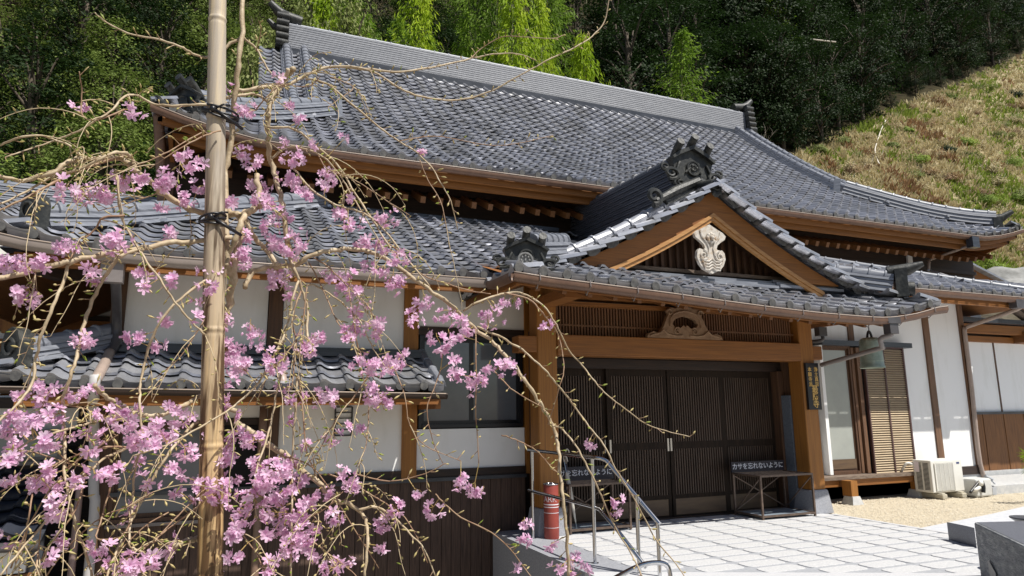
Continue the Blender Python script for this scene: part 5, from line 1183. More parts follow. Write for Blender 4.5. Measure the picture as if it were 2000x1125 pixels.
BR = [  # (depth at start, depth at end, radius px at start, radius px at end, thick?, points in photograph pixels)
 (2.72,2.72,9,7,1,"424,1190 420,1000 416,860 420,720 434,650 446,600 453,560 462,500 474,440 480,415"),
 (2.72,2.70,7,5,1,"452,560 440,485 438,400 440,330 450,280 458,200 466,130 473,60 475,-30"),
 (2.7,2.5,3.6,1.2,1,"475,73 450,85 425,105 400,112 375,105 350,90 300,75 250,65 210,45 185,25"),
 (2.7,2.75,2.6,2,1,"475,73 500,95 520,130 535,150"),
 (2.7,2.9,4.6,1.1,1,"458,178 500,173 560,166 592,150 648,130 724,136 788,140 860,128 920,114 964,106 1010,105 1048,118"),
 (2.85,2.8,1.5,.9,0,"920,114 940,95 980,72 1020,72 1080,75 1100,68"),
 (2.72,2.55,2.6,1.6,1,"592,150 648,130 724,138 780,172 820,188 860,195 908,193 964,176 1020,144 1080,112 1124,92 1164,64 1184,32 1190,-20"),
 (2.72,2.5,2.6,1.1,1,"598,154 640,164 692,208 740,248 780,276 816,300 844,328 860,356 880,392 894,448"),
 (2.55,2.5,1.2,.8,0,"820,312 836,352 860,392 872,444"),
 (2.6,2.7,1.2,.7,0,"780,276 840,266 892,272 960,284 1012,280 1080,264"),
 (2.74,2.74,6.5,5,1,"575,135 555,150 539,172 526,210 524,254 525,299 531,319 541,354 549,391 556,440 566,500 580,540"),
 (2.72,2.72,4.5,3.5,1,"564,136 551,167 529,202 524,230"),
 (2.70,2.74,3.6,3,1,"442,192 477,185 504,185 524,200"),
 (2.62,2.4,3,1.2,1,"440,200 407,203 338,206 302,203 270,188 245,188 220,213 192,233 153,256 107,274 60,290 11,307"),
 (2.5,2.45,1.8,1.1,0,"243,213 200,231 170,233 158,215 160,178 154,140"),
 (2.45,2.4,2,1.8,1,"0,284 43,268 82,265 110,274 135,284 156,302 160,320"),
 (2.66,2.35,6.5,3,1,"440,425 395,415 345,395 306,366 275,342 249,316 227,307 199,309 160,309 131,316 107,334 71,348 35,352 -10,341"),
 (2.5,2.35,4,1.6,1,"263,334 261,313 245,300 222,300 199,309 153,331 107,345 53,373 -10,405"),
 (2.52,2.3,3,1.5,0,"240,306 190,320 140,338 90,365 40,392 -10,415"),
 (2.66,2.35,5.5,4.5,1,"456,462 398,470 342,474 280,485 218,495 140,509 93,521 31,537 -10,545"),
 (2.45,2.35,3.2,2,1,"134,515 124,549 103,599 84,645 72,692 69,700 61,751 30,793 -10,830"),
 (2.5,2.4,3.6,2,1,"280,487 236,499 211,533 187,574 165,630 152,686 141,725 126,767 122,788 125,825 126,871 128,934 139,989 152,1037 172,1091 180,1130"),
 (2.42,2.4,1.6,1,0,"73,525 66,545 57,562"),
 (2.5,2.45,2.4,1.8,1,"225,330 230,350 235,412 249,450 280,502 311,543 342,590 373,627 401,655"),
 (2.55,2.4,2.6,1.8,1,"400,548 386,558 342,593 311,633 292,677 284,705 275,751 273,788 276,825 275,871 263,924 260,967 257,1011 252,1063 272,1076 290,1091 292,1130"),
 (2.45,2.42,2,1.4,0,"244,421 202,425 187,446 162,471 137,505"),
 (2.55,2.5,1.3,.7,0,"305,378 249,397 193,412"),
 (2.74,2.45,5.5,3.6,1,"480,560 495,530 540,522 576,516 611,499 648,488 680,487 720,493 760,509 803,540 845,571 888,602 925,639 965,671 988,696 1016,730 1044,773 1063,800 1079,832 1090,866 1094,921 1100,973 1107,1045 1110,1130"),
 (2.45,2.35,2.2,1.6,1,"1079,832 1095,835 1115,858 1136,890 1162,941 1179,979 1202,1031 1231,1077 1256,1130"),
 (2.5,2.4,2.6,1,1,"905,608 931,591 970,577 1002,571 1030,577 1062,598 1079,622 1094,650 1111,684 1137,714 1162,746 1188,773 1221,798 1260,827 1299,841 1347,853"),
 (2.46,2.5,2,.9,0,"985,572 1030,583 1050,600 1068,622 1084,642 1092,660 1098,688 1101,726 1094,752 1081,795 1070,830"),
 (2.5,2.35,2.4,1.3,1,"931,639 973,656 1000,671 1021,684 1043,703 1064,722 1085,748 1107,773 1126,800 1150,832 1179,869 1202,915 1231,962 1260,1014 1283,1057 1318,1099 1340,1130"),
 (2.6,2.5,2,1,0,"740,470 766,480 797,508 825,537 874,554 919,568 959,574"),
 (2.5,2.45,1.7,1,0,"965,725 985,745 1005,764 1060,796"),
 (2.5,2.4,1.6,.9,0,"980,850 1000,856 1029,869 1052,884 1075,910 1090,924"),
 (2.66,2.5,7,2.6,1,"458,825 500,851 542,880 581,909 607,932 630,951 656,977 682,984 708,1003 717,1029 717,1062 712,1130"),
 (2.55,2.4,3.2,1.2,1,"700,996 734,990 759,1003 779,1019 800,1042 830,1075 852,1130"),
 (2.6,2.5,1.8,1,0,"640,925 695,948 727,968 760,987 790,1010 820,1060 835,1100"),
 (2.5,2.45,1.5,.8,0,"690,925 760,940 830,925 870,905"),
 (2.5,2.5,1.6,1,0,"929,640 929,693 931,736 929,800 932,850 935,905"),
 (2.5,2.5,1.4,.8,0,"860,722 848,759 834,800 845,860 865,905"),
 (2.5,2.5,1.5,.8,0,"740,700 695,770 669,802 643,841 623,880 597,909"),
 (2.55,2.5,1.3,.8,0,"724,760 721,789 717,857 708,890 695,912"),
 (2.6,2.5,2.4,1.6,1,"560,690 542,760 529,825 513,883 500,922 488,1000"),
 (2.6,2.5,2.2,1.8,1,"580,735 578,792 571,890 570,987 568,1130"),
 (2.62,2.5,1.8,1,0,"584,735 594,835 600,883 620,935"),
 (2.7,2.6,3.4,2.4,1,"566,500 576,525 589,565 600,603 600,645 603,665"),
 (2.66,2.35,2.8,1.4,1,"583,550 571,581 565,621 552,653 539,691 557,650 534,698 502,751 469,783 442,804 391,834 326,869 260,890"),
 (2.6,2.5,2,1.2,0,"588,570 581,587 571,627 579,667 576,700 570,760"),
 (2.7,2.5,2.2,1.2,1,"585,560 611,556 643,573 675,597 701,624 717,656 733,688 755,720"),
 (2.7,2.55,1.7,1,0,"603,512 627,557 643,592 659,629 690,670"),
 (2.7,2.55,2,1.2,0,"613,504 640,520 653,533 680,560 720,600 745,660"),
 (2.72,2.55,3,2.2,1,"524,249 533,249 576,252 622,291 658,320 697,384 735,440 766,490 800,530"),
 (2.72,2.55,2.8,1.2,1,"531,310 559,289 586,289 628,304 663,341 680,369 710,420 740,470 756,510"),
 (2.66,2.5,2.5,1.8,1,"575,330 610,370 656,400 701,413 733,432 760,461 800,512 840,560"),
 (2.72,2.7,8.5,6,1,"430,416 440,413 467,420 488,413 503,400 506,375 500,340"),
 (2.7,2.7,5.5,4.5,1,"478,424 488,448 500,468 512,480 530,500 545,520"),
 (2.68,2.6,6,5,1,"478,420 470,440 456,475 448,490 440,520"),
 (2.66,2.5,4.5,3.5,1,"460,805 396,776 384,779 356,792 315,811 277,811 243,795 222,783 199,769 185,753"),
 (2.62,2.35,3.2,1.8,1,"389,822 368,839 349,862 326,890 302,927 280,972 255,1020 235,1060 215,1110 208,1130"),
 (2.5,2.3,2.4,1.5,1,"260,800 199,820 162,830 129,839 92,850 58,862 23,885 -10,910"),
 (2.45,2.35,1.8,1.2,0,"250,873 208,873 176,880 129,897 100,912 70,935"),
 (2.45,2.25,2.4,1.6,1,"270,860 237,880 207,893 181,913 152,937 120,975 95,1010 70,1040 40,1075 0,1125"),
 (2.4,2.3,1.6,1.2,0,"165,930 161,954 144,1002 118,1037 91,1074 72,1109 66,1135"),
 (2.35,2.3,1.3,1,0,"63,963 59,998 52,1032 48,1058 30,1100"),
 (2.35,2.3,1.3,1,0,"81,1028 76,1065 70,1109"),
 (2.4,2.4,1.6,1.1,0,"228,900 222,928 209,974 196,1022 189,1052 231,1050 246,1037 255,1020"),
 (2.64,2.6,6,5.5,1,"412,1060 385,1053 363,1057 342,1066"),
 (2.6,2.4,2,1.2,0,"440,935 393,983 340,1025 283,1070 240,1120"),
 (2.6,2.4,1.6,1.1,0,"430,925 375,979 325,1031 300,1060"),
 (2.6,2.5,1.7,.9,0,"545,890 600,905 640,950 690,1030 740,1110"),
 (2.6,2.5,1.6,.9,0,"590,1040 640,1080 680,1110 700,1130"),
 (2.4,2.3,1.5,.9,0,"850,965 870,985 900,1010 960,1040 1000,1077 1017,1100 1040,1130"),
 (2.45,2.4,1.4,.9,0,"0,895 40,880 90,890 130,905 190,915"),
 (2.6,2.5,1.6,1,0,"440,240 400,255 340,290 300,310 250,330 235,345"),
 (2.55,2.4,1.8,.8,0,"430,255 400,265 360,285 320,310 290,330"),
 (2.66,2.5,1.5,.8,0,"620,300 640,330 690,350 760,395 800,420"),
 (2.62,2.5,1.3,.7,0,"500,100 510,60 505,40"),
 (2.6,2.55,1.3,.7,0,"645,150 690,170 660,195 640,210"),
 (2.7,2.6,1.6,.8,0,"500,215 520,190 552,165 600,170 625,150"),
 (2.55,2.5,1.4,.8,0,"600,560 588,640 560,690 520,740 500,790"),
 (2.6,2.5,1.3,.8,0,"680,560 690,620 700,680 730,740 750,800"),
 (2.5,2.4,1.4,.9,0,"450,1010 470,1040 500,1080 520,1130"),
 (2.45,2.35,1.4,.9,0,"0,960 60,930 120,920 180,880 230,850"),
 (2.45,2.35,1.3,.9,0,"330,1000 280,1030 230,1080 190,1125"),
 (2.5,2.4,1.2,.8,0,"770,720 790,770 800,830 830,870 900,900"),
 (2.5,2.45,1.2,.8,0,"60,780 120,790 170,800 230,830"),
 (2.42,2.35,1.4,1,0,"20,1110 60,1020 95,960 120,930"),
 (2.66,2.55,1.6,.9,0,"450,560 420,590 390,640 350,700 300,740"),
 (2.5,2.4,1.3,.8,0,"90,1125 140,1060 200,1010 260,985 300,960"),
 (2.6,2.5,1.3,.8,0,"560,1000 600,1010 640,990 670,960"),
]
# blossom clusters: x, y, radius in photograph pixels
CL = """450,176,12 158,201,18 265,215,20 483,217,24 544,151,10 565,204,14 587,235,11 672,271,12 355,302,14 391,320,16 363,338,12 480,302,22 495,318,16 555,281,12 619,284,10 572,309,24 636,345,24 634,364,16 327,352,26 249,352,28 270,345,18 124,368,24 199,377,24 164,380,22 508,366,26 576,359,28 555,345,18 391,363,14 363,394,20 512,391,22 597,384,18 682,387,10 448,391,14 319,362,18 389,366,18 316,409,12 513,394,28 547,415,26 448,394,14 124,487,24 227,474,28 207,466,14 327,459,20 19,518,22 47,515,18 74,512,24 182,524,16 191,549,16 47,580,27 30,575,14 283,537,22 280,563,9 334,552,14 411,540,30 405,562,18 471,509,24 482,496,14 476,459,14 541,540,30 555,548,20 529,443,22 535,468,24 569,481,28 580,455,20 384,591,8 383,621,10 317,624,17 160,662,20 178,668,12 261,664,20 311,673,12 432,627,27 491,649,24 504,672,14 460,683,30 448,700,20 85,762,28 70,775,16 144,770,28 178,760,14 38,810,18 76,813,30 102,813,24 34,840,26 11,874,28 36,889,14 83,866,22 108,866,16 204,810,20 242,806,30 246,828,22 280,846,28 302,840,24 264,864,22 351,813,30 332,791,16 174,851,16 208,852,18 325,852,26 295,868,20 370,885,24 11,938,18 91,942,30 98,919,18 120,946,14 151,930,26 185,929,16 219,919,22 264,895,16 332,917,18 291,942,28 102,987,24 110,1006,18 19,1051,18 117,1055,20 189,1066,18 212,1072,12 247,998,22 94,1091,9 200,1102,14 257,1102,30 242,1115,18 295,1093,22 321,1066,26 472,715,24 446,741,20 431,772,16 431,791,14 540,715,22 553,705,14 555,757,14 570,783,20 620,775,26 657,779,14 730,712,26 700,715,16 760,715,22 727,768,24 748,780,24 457,813,14 457,847,22 495,866,24 480,850,16 446,881,22 434,904,24 385,927,26 397,957,26 434,964,28 453,942,24 468,987,28 495,961,32 529,923,34 510,940,24 559,900,26 545,915,22 567,942,22 544,980,26 560,960,20 593,998,26 548,1021,32 530,1000,22 589,1044,28 574,1063,26 604,1078,22 465,1032,20 450,1048,16 459,1089,18 437,1102,14 529,1093,18 563,1089,16 642,961,22 688,949,20 669,925,22 650,855,20 671,836,11 705,841,9 654,1012,20 659,1095,13 686,1097,11 650,1115,20 525,1119,16 566,578,8 669,421,24 680,440,18 701,440,12 755,424,24 712,469,24 695,478,16 752,480,18 776,499,26 717,523,18 747,525,18 765,555,28 782,548,16 664,547,24 637,533,11 688,538,8 680,573,22 698,570,14 717,590,12 693,606,18 680,645,27 728,642,26 742,632,16 675,663,20 603,672,30 616,660,18 528,696,14 808,616,18 815,632,16 828,587,20 871,619,25 894,631,18 879,662,18 902,657,14 916,645,16 834,651,10 854,670,18 866,681,18 882,707,16 896,733,20 919,750,23 942,742,17 959,622,25 968,608,14 1002,588,15 985,590,9 953,719,14 976,719,20 990,706,14 1002,710,9 1013,733,8 1059,634,6 774,716,22 815,962,15 843,995,14 860,1000,12 900,938,20 925,955,18 942,965,14 753,1025,24 772,990,20 746,1066,12 1157,865,13 1195,988,22 1205,975,14 1025,1027,15 1020,1056,15 1075,1063,14 1005,1107,11 1090,1112,18 1125,1095,20 1142,1116,14 1115,1110,14 826,293,5 1072,634,6 662,1097,12 40,770,14 60,830,20 130,850,14 15,905,20 180,880,12 350,880,14 408,850,14 500,905,20 600,940,14 610,965,12 575,1000,20 520,1040,18 612,1030,14 480,1020,14 20,820,16 350,960,12 360,930,12 230,790,14 560,820,10 600,870,8 700,690,14 785,690,12""".split()
M1 = FPX
def px2m(Y, x, y): d = ray(x, y); return (Y/d.y)/FPX
rb = random.Random(11)
branch_paths = []
for bi, (d0, d1, r0, r1, thick, s_) in enumerate(BR):
    P_ = [tuple(map(float, q.split(','))) for q in s_.split()]; n = len(P_); ph = rb.uniform(0, 6)
    pts = [at(x, y, lerp(d0, d1, i/(n-1)) + .035*math.sin(ph+i*1.1)*(0 if i == 0 else 1)) for i, (x, y) in enumerate(P_)]
    sp_ = smooth_path(pts, 4); m = len(sp_)
    out = []; rr = []
    for i, p in enumerate(sp_):
        t = i/(m-1); r = lerp(r0, r1, t)*.00178*(1+.10*math.sin(i*2.3+ph)+.06*rb.uniform(-1, 1))
        w = r*.5; out.append(p + Vector((rb.uniform(-w, w), rb.uniform(-w, w), rb.uniform(-w, w)))); rr.append(max(r, .0011))
    mb = MB(); mb.tube(out, rr, 10 if r0 > 4 else 6)
    if bi == 0: o_ = mb.build('trunk', BARK, CT, smooth=True)
    else: o_ = mb.build('branch', BARK if thick else TWIG, CT, smooth=True)
    branch_paths.append((out, rr, thick))
# trunk foot
mb = MB(); a = branch_paths[0][0][0]; mb.tube([a, a.lerp(Vector((a.x+.03, 2.8, -1)), .5), Vector((a.x+.04, 2.8, -1.0))], [.02, .03, .045], 12); mb.build('trunk_foot', BARK, CT, smooth=True)
# buds and small spur shoots along every branch
TWIG2 = mat('pale twig', (.42, .33, .20), (.55, .44, .28), rough=.6, scale=40)
BUD = mat('olive bud', (.36, .30, .10), (.50, .40, .20), rough=.6, scale=60)
LEAFY = mat('fresh green shoot', (.20, .30, .03), (.36, .38, .08), rough=.6, scale=60, trans=.3)
mb = MB(); mg = MB(); ms = MB()
def bud(mb, p, d, L, w):
    d = d.normalized(); a = d.orthogonal().normalized(); b = d.cross(a); o = len(mb.v)
    for t, q in ((0, .35), (.35, 1), (.7, .7)):
        for k in range(5): th = 2*math.pi*k/5; mb.v.append(p + d*(L*t) + (a*math.cos(th)+b*math.sin(th))*(w*q))
    mb.v.append(p+d*L)
    for j in range(2):
        for k in range(5): mb.f.append((o+j*5+k, o+j*5+(k+1) % 5, o+j*5+5+(k+1) % 5, o+j*5+5+k)); mb.mi.append(0)
    for k in range(5): mb.f.append((o+10+k, o+10+(k+1) % 5, o+15)); mb.mi.append(0)
for out, rr, thick in branch_paths[1:]:
    acc = 0; nxt = rb.uniform(.02, .05)
    for i in range(len(out)-1):
        seg = (out[i+1]-out[i]); L = seg.length
        while nxt < acc+L:
            t = (nxt-acc)/L; p = out[i].lerp(out[i+1], t); dr = seg.normalized()
            if rr[i] < .0085:
                side = Vector((rb.uniform(-1, 1), rb.uniform(-.7, .7), rb.uniform(-.6, 1))); side = (side - dr*side.dot(dr)).normalized()
                dd = (side*1.0 + dr*rb.uniform(.2, 1.0)).normalized(); sl2 = rb.uniform(.004, .026)
                ms.tube([p, p+dd*sl2], [.0016, .0012], 4, False)
                bud(mg if rb.random() < .22 else mb, p+dd*sl2, (dd+Vector((0, 0, rb.uniform(-.2, .6)))), rb.uniform(.012, .028), rb.uniform(.0024, .0046))
            nxt += rb.uniform(.022, .058)
        acc += L
# fine drooping twigs, each with its own buds
ft = MB(); k = 0
while k < 200:
    out, rr, thick = rb.choice(branch_paths[1:]); i = rb.randrange(2, len(out)-1); p = out[i]; dr = (out[i]-out[i-1]).normalized()
    v = p-CAM; x_ = 1000+FPX*v.dot(RGT)/v.dot(fwd); y_ = 562.5-FPX*v.dot(UPV)/v.dot(fwd)
    if y_ > 1150 or y_ < 130 or rb.random() > (1.0 if x_ < 760 else .16): continue
    k += 1; d = (dr*.5 + Vector((rb.uniform(-.7, .7), rb.uniform(-.6, .3), rb.uniform(-.5, .5)))).normalized(); L = rb.uniform(.08, .36); q = p; pts = [p]; n = 9
    for j in range(n): d = (d + Vector((rb.uniform(-.16, .16), rb.uniform(-.1, .1), -.17))).normalized(); q = q+d*(L/n); pts.append(q)
    ft.tube(pts, [.0019-.00012*j for j in range(n+1)], 5, False)
    for j in range(1, n+1):
        if rb.random() < .8:
            side = Vector((rb.uniform(-1, 1), rb.uniform(-.6, .6), rb.uniform(-.6, .8))).normalized(); dd = (side+d*.8).normalized(); sl2 = rb.uniform(.003, .014); ms.tube([pts[j], pts[j]+dd*sl2], [.0014, .001], 4, False); bud(mg if rb.random() < .2 else mb, pts[j]+dd*sl2, dd, rb.uniform(.010, .024), rb.uniform(.002, .004))
tag(ft.build('fine_twigs', TWIG2, CT, recalc=False, smooth=True), kind='stuff')
tag(mb.build('buds', BUD, CT, recalc=False, smooth=True), kind='stuff'); tag(mg.build('leaf_shoots', LEAFY, CT, recalc=False), kind='stuff'); tag(ms.build('spur_twigs', TWIG, CT, recalc=False), kind='stuff')
# pink blossoms
PINK = mat('pink petal', (.75, .41, .65), (.94, .82, .93), rough=.6, scale=38, c3=(.87, .59, .79), trans=.45, spec=.25, lo=.3, hi=.7)
STALK = mat('flower stalk', (.34, .22, .08), (.42, .32, .10), rough=.6, scale=60)
def flower(mb, c, ax, R, open_):
    ax = ax.normalized(); a = ax.orthogonal().normalized(); b = ax.cross(a); n = rb.choice((5, 5, 6, 7)); ph = rb.uniform(0, 6)
    lay = 2 if rb.random() < .45 else 1
    for l in range(lay):
        for k in range(n):
            th = ph + 2*math.pi*(k+.5*l)/n + rb.uniform(-.12, .12); op = open_*(1-.35*l)*rb.uniform(.85, 1.15)
            ra = (a*math.cos(th)+b*math.sin(th)); tg = ax.cross(ra); d1 = (ra*op + ax*(1-op*.75)).normalized(); d2 = (ra*min(1, op*1.2) + ax*(.75-op*.7)).normalized(); r_ = R*(1-.25*l)*rb.uniform(.9, 1.1)
            w = r_*.31; up = ax*(r_*.05); o = len(mb.v)
            m1 = c + d1*(r_*.45); m2 = c + d1*(r_*.55) + d2*(r_*.42); tip = c + d1*(r_*.55) + d2*(r_*.52)
            mb.v += [c+d1*(r_*.06), m1 - tg*w*.75 + up*.8, m1 - up*.5, m1 + tg*w*.75 + up*.8, m2 - tg*w*.62 + up, tip - d2*(r_*.06), m2 + tg*w*.62 + up]
            mb.f += [(o, o+1, o+2), (o, o+2, o+3), (o+1, o+4, o+5, o+2), (o+2, o+5, o+6, o+3)]; mb.mi += [0]*4
clusters = []
for q in CL:
    x, y, r = map(float, q.split(',')); clusters.append((x, y, r))
# depth of each cluster: that of the nearest branch, set slightly before it
allp = []
for out, rr, th in branch_paths:
    for p in out[::2]:
        v = p-CAM; allp.append((1000+FPX*v.dot(RGT)/v.dot(fwd), 562.5-FPX*v.dot(UPV)/v.dot(fwd), p))
clusters.sort(key=lambda c: -c[2]); rest = MB(); rests = MB()
for ci, (x, y, r) in enumerate(clusters):
    bx = min(allp, key=lambda q: (q[0]-x)**2+(q[1]-y)**2); Y = bx[2].y + rb.uniform(-.09, .06)
    c = at(x, y, Y); R_ = r*px2m(Y, x, y); big = ci < 99
    fb = MB() if big else rest; sb = MB() if big else rests
    nf_ = max(3, int((r/24)**1.7*10.8*rb.uniform(.75, 1.2)*(.72 if x < 400 and y > 730 else 1.))); root = bx[2] if (bx[2]-c).length < .10 else c+Vector((rb.uniform(-.01, .01), 0, R_*1.1))
    hub = c + (root-c)*min(1, R_*.7/max((root-c).length, 1e-6))
    sb.tube([root, hub], .0016, 4, False)
    for k in range(nf_):
        v = Vector((rb.gauss(0, 1), rb.gauss(0, 1), rb.gauss(0, 1))).normalized()*(rb.random()**.45)
        p = c + (Vector((0, 0, 0)) if k == 0 else Vector((0, 0, 0))) + Vector((v.x*R_*.92, v.y*R_*.85, v.z*R_*.80)); ax = (v*1.0 + Vector((rb.uniform(-.3, .4), rb.uniform(-.9, .1), rb.uniform(-.7, .3)))); 
        FR = rb.uniform(.0175, .0245)
        if rb.random() < .08: bud(fb, p, -Vector((0, 0, 1))+v*.4, .014, .005); ax = None
        else: flower(fb, p, ax, FR, rb.uniform(.55, 1.0))
        if rb.random() < .7: sb.tube([hub, hub.lerp(p, .6)+Vector((0, 0, .004)), p], .0009, 3, False)
    if big:
        o_ = fb.build('blossom_cluster', PINK, CT, recalc=False); s2 = sb.build('flower_stalks', STALK, o_, recalc=False)
tag(rest.build('small_blossoms', PINK, CT, recalc=False), kind='stuff'); tag(rests.build('small_stalks', STALK, CT, recalc=False), kind='stuff')

# ================================================================ FOREST
rf = random.Random(21)
def leafmat(name, c1, c2, c3, trans=.28, sc=.9): return mat(name, c1, c2, rough=.62, scale=sc, c3=c3, trans=trans, spec=.15, lo=.3, hi=.7, detail=3)
LM = {'dark': leafmat('dark leaf', (.009, .021, .006), (.030, .060, .014), (.017, .036, .009)),  # shade of the wood put into this leaf colour
      'mid': leafmat('evergreen leaf', (.08, .125, .02), (.25, .32, .08), (.15, .21, .045)),
      'olive': leafmat('olive leaf', (.12, .15, .04), (.32, .34, .13), (.20, .24, .07)),
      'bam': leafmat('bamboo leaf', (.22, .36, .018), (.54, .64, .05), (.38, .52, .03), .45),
      'bamd': leafmat('shaded bamboo leaf', (.10, .19, .018), (.28, .42, .045), (.18, .30, .03), .45)}  # darker copy of the bamboo leaf, shade put into its colour
LM['weed'] = leafmat('weed leaf', (.14, .22, .03), (.34, .44, .09), (.23, .32, .06), .35)
TRK = mat('forest trunk', (.05, .04, .028), (.11, .085, .06), rough=.9, scale=6, stretch=(3, 3, .5), bump=.3)
CULM = mat('bamboo culm', (.16, .20, .07), (.28, .27, .14), rough=.5, scale=4, stretch=(1, 1, .4))
def leaf(mb, p, n, u, L, w):
    v = n.cross(u); o = len(mb.v); mb.v += [p-u*L*.5, p+v*w*.5, p+u*L*.5, p-v*w*.5]; mb.f.append((o, o+1, o+2, o+3)); mb.mi.append(0)
def crown_broad(seed, H, R, ncl, nl, L=.17, low=.25):
    r = random.Random(seed); mb = MB(); tr = MB(); tr.tube(smooth_path([(0, 0, -.6), (r.uniform(-.2, .2), 0, H*.3), (r.uniform(-.4, .4), r.uniform(-.3, .3), H*.85)]), [.20-.012*k for k in range(9)], 8)
    for k in range(ncl):
        th = r.uniform(0, 2*math.pi); z = r.uniform(low, 1); rr_ = R*math.sqrt(max(.05, 1-((z-.5)/.55)**2))*r.uniform(.45, 1.08)
        c = Vector((rr_*math.cos(th), rr_*math.sin(th), H*z)); s = r.uniform(.35, .8)*R/2.2*.78
        if k % 3 == 0: tr.tube([Vector((0, 0, H*(z*.75))), c*.6+Vector((0, 0, H*z*.36)), c], [.07, .045, .015], 5, False)
        out = Vector((c.x, c.y, (z-.35)*H*.5)).normalized()
        for q in range(nl):
            v = Vector((r.gauss(0, 1), r.gauss(0, 1), r.gauss(0, .62)))*s*.62
            n = (out*.7 + Vector((r.uniform(-.8, .8), r.uniform(-.8, .8), r.uniform(-.1, 1.1)))).normalized(); u = n.orthogonal().normalized(); u.rotate(Matrix.Rotation(r.uniform(0, 6.3), 3, n))
            leaf(mb, c+v, n, u, L*r.uniform(.7, 1.3), L*.55)
    return mb, tr
def crown_bamboo(seed, H, R, n):
    r = random.Random(seed); mb = MB(); tr = MB(); lean = Vector((r.uniform(-.8, .8), r.uniform(-1.0, .2), 0))
    f = lambda t: Vector((lean.x*t**2.2, lean.y*t**2.2, H*(t-.05*t**4)))
    tr.tube([f(k/10) for k in range(11)], [.05-.0035*k for k in range(11)], 7)
    for k in range(n):
        t = r.uniform(.30, 1.0)**.75; p0 = f(t); th = r.uniform(0, 6.28); wd = R*math.sin(math.pi*min(1, (t-.2)/.8*.82+.14))*r.uniform(.35, 1.0)
        tip = p0 + Vector((math.cos(th)*wd, math.sin(th)*wd, r.uniform(-.1, .55)*wd))
        if k % 2 == 0: tr.tube([p0, p0.lerp(tip, .5)+Vector((0, 0, .12*wd)), tip], [.012, .008, .004], 3, False)
        for q in range(16):
            s = r.uniform(.35, 1.1); c = p0.lerp(tip, s) + Vector((r.gauss(0, .10), r.gauss(0, .10), r.gauss(-.08, .10)))
            u = Vector((math.cos(th)+r.uniform(-.7, .7), math.sin(th)+r.uniform(-.7, .7), r.uniform(-1.6, -.1))).normalized(); nn = u.orthogonal().normalized(); nn.rotate(Matrix.Rotation(r.uniform(0, 6.3), 3, u))
            leaf(mb, c, nn, u, r.uniform(.16, .27), .055)
    return mb, tr
protos = {}
def proto(key, mb, tr, lm, tm, nm, partn='crown'):
    r = thing(nm, (0, 0, 0), 'x', 'tree'); mb.build(partn, lm, r, recalc=False); tr.build('trunk', tm, r, recalc=False, smooth=True); protos[key] = [r, False]
for k in range(3):
    proto(('mid', k), *crown_broad(40+k, 7.5, 2.5, 95, 75), LM['mid'], TRK, 'broadleaf_tree')
    proto(('dark', k), *crown_broad(50+k, 8.5, 2.5, 105, 62, .19, .04), LM['dark'], TRK, 'evergreen_tree')
    proto(('bam', k), *crown_bamboo(60+k, 9.5, 1.7, 230), LM['bam'], CULM, 'bamboo', 'foliage')
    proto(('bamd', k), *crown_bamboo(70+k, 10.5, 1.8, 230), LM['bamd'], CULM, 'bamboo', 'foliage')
proto(('olive', 0), *crown_broad(80, 5.5, 2.1, 75, 75, .14), LM['olive'], TRK, 'broadleaf_tree'); proto(('olive', 1), *crown_broad(81, 5.0, 2.3, 75, 75, .14), LM['olive'], TRK, 'broadleaf_tree')
def bare(seed, H):
    r = random.Random(seed); mb = MB()
    def grow(p, d, L, rad_, lv):
        pts = [p]; q = p
        for k in range(5): d = (d + Vector((r.uniform(-.25, .25), r.uniform(-.25, .25), r.uniform(-.05, .2)))).normalized(); q = q+d*(L/5); pts.append(q)
        mb.tube(pts, [rad_*(1-.13*k) for k in range(6)], 5, False)
        if lv:
            for k in range(r.choice((3, 4, 5))): grow(pts[r.randint(2, 5)], (d+Vector((r.uniform(-1, 1), r.uniform(-1, 1), r.uniform(-.3, .7)))).normalized(), L*r.uniform(.4, .65), rad_*.5, lv-1)
    grow(Vector((0, 0, -.3)), Vector((0, 0, 1)), H*.6, .06, 3); return mb
r_ = thing('bare_tree', (0, 0, 0), 'x', 'tree'); bare(5, 6).build('branches', mat('bare grey twigs', (.30, .26, .20), (.42, .37, .30), rough=.8, scale=8), r_, recalc=False); protos[('bare', 0)] = [r_, False]
LAB = {'mid': ('glossy green broadleaf tree in the wood behind the left end of the roof', 'green broadleaf trees behind the roof'),
       'dark': ('evergreen tree darkened for shade, in the wood above the grassy slope', 'dark evergreen trees on the hill'),
       'bam': ('yellow-green bamboo plume half merged in the grove behind the left and middle of the ridge', 'sunlit bamboo plumes behind the ridge'),
       'bamd': ('shaded green bamboo of the grove behind the main roof ridge', 'shaded bamboo of the grove'),
       'olive': ('pale olive-green rounded tree in front of the darker wood', 'pale olive trees before the wood'),
       'bare': ('bare grey leafless shrubby tree at the foot of the wood', 'bare trees at the edge of the wood')}
def plant(kind, k, p, s=1., label=None, z=None, sxy=None):
    pr = protos[(kind, k)]; loc = Vector((p[0], p[1], terr(p[0], p[1]) if z is None else z)); rot = (rf.uniform(-.05, .05), rf.uniform(-.05, .05), rf.uniform(0, 6.28))
    sc = (s*rf.uniform(.9, 1.1),)*2 + (s*rf.uniform(.92, 1.12),)
    if sxy: sc = (sxy, sxy, s)
    if not pr[1]: o = pr[0]; o.location = loc; o.rotation_euler = rot; o.scale = sc; pr[1] = True
    else: o = copy_tree(pr[0], loc, rot, sc)
    o['label'] = label or LAB[kind][0]
    if not label: o['group'] = LAB[kind][1]
    elif 'group' in o: del o['group']
    return o
def foot(x, Y): d = ray(x, 560); return (CAM+d*(Y/d.y)).x, Y       # ground position under a photograph column
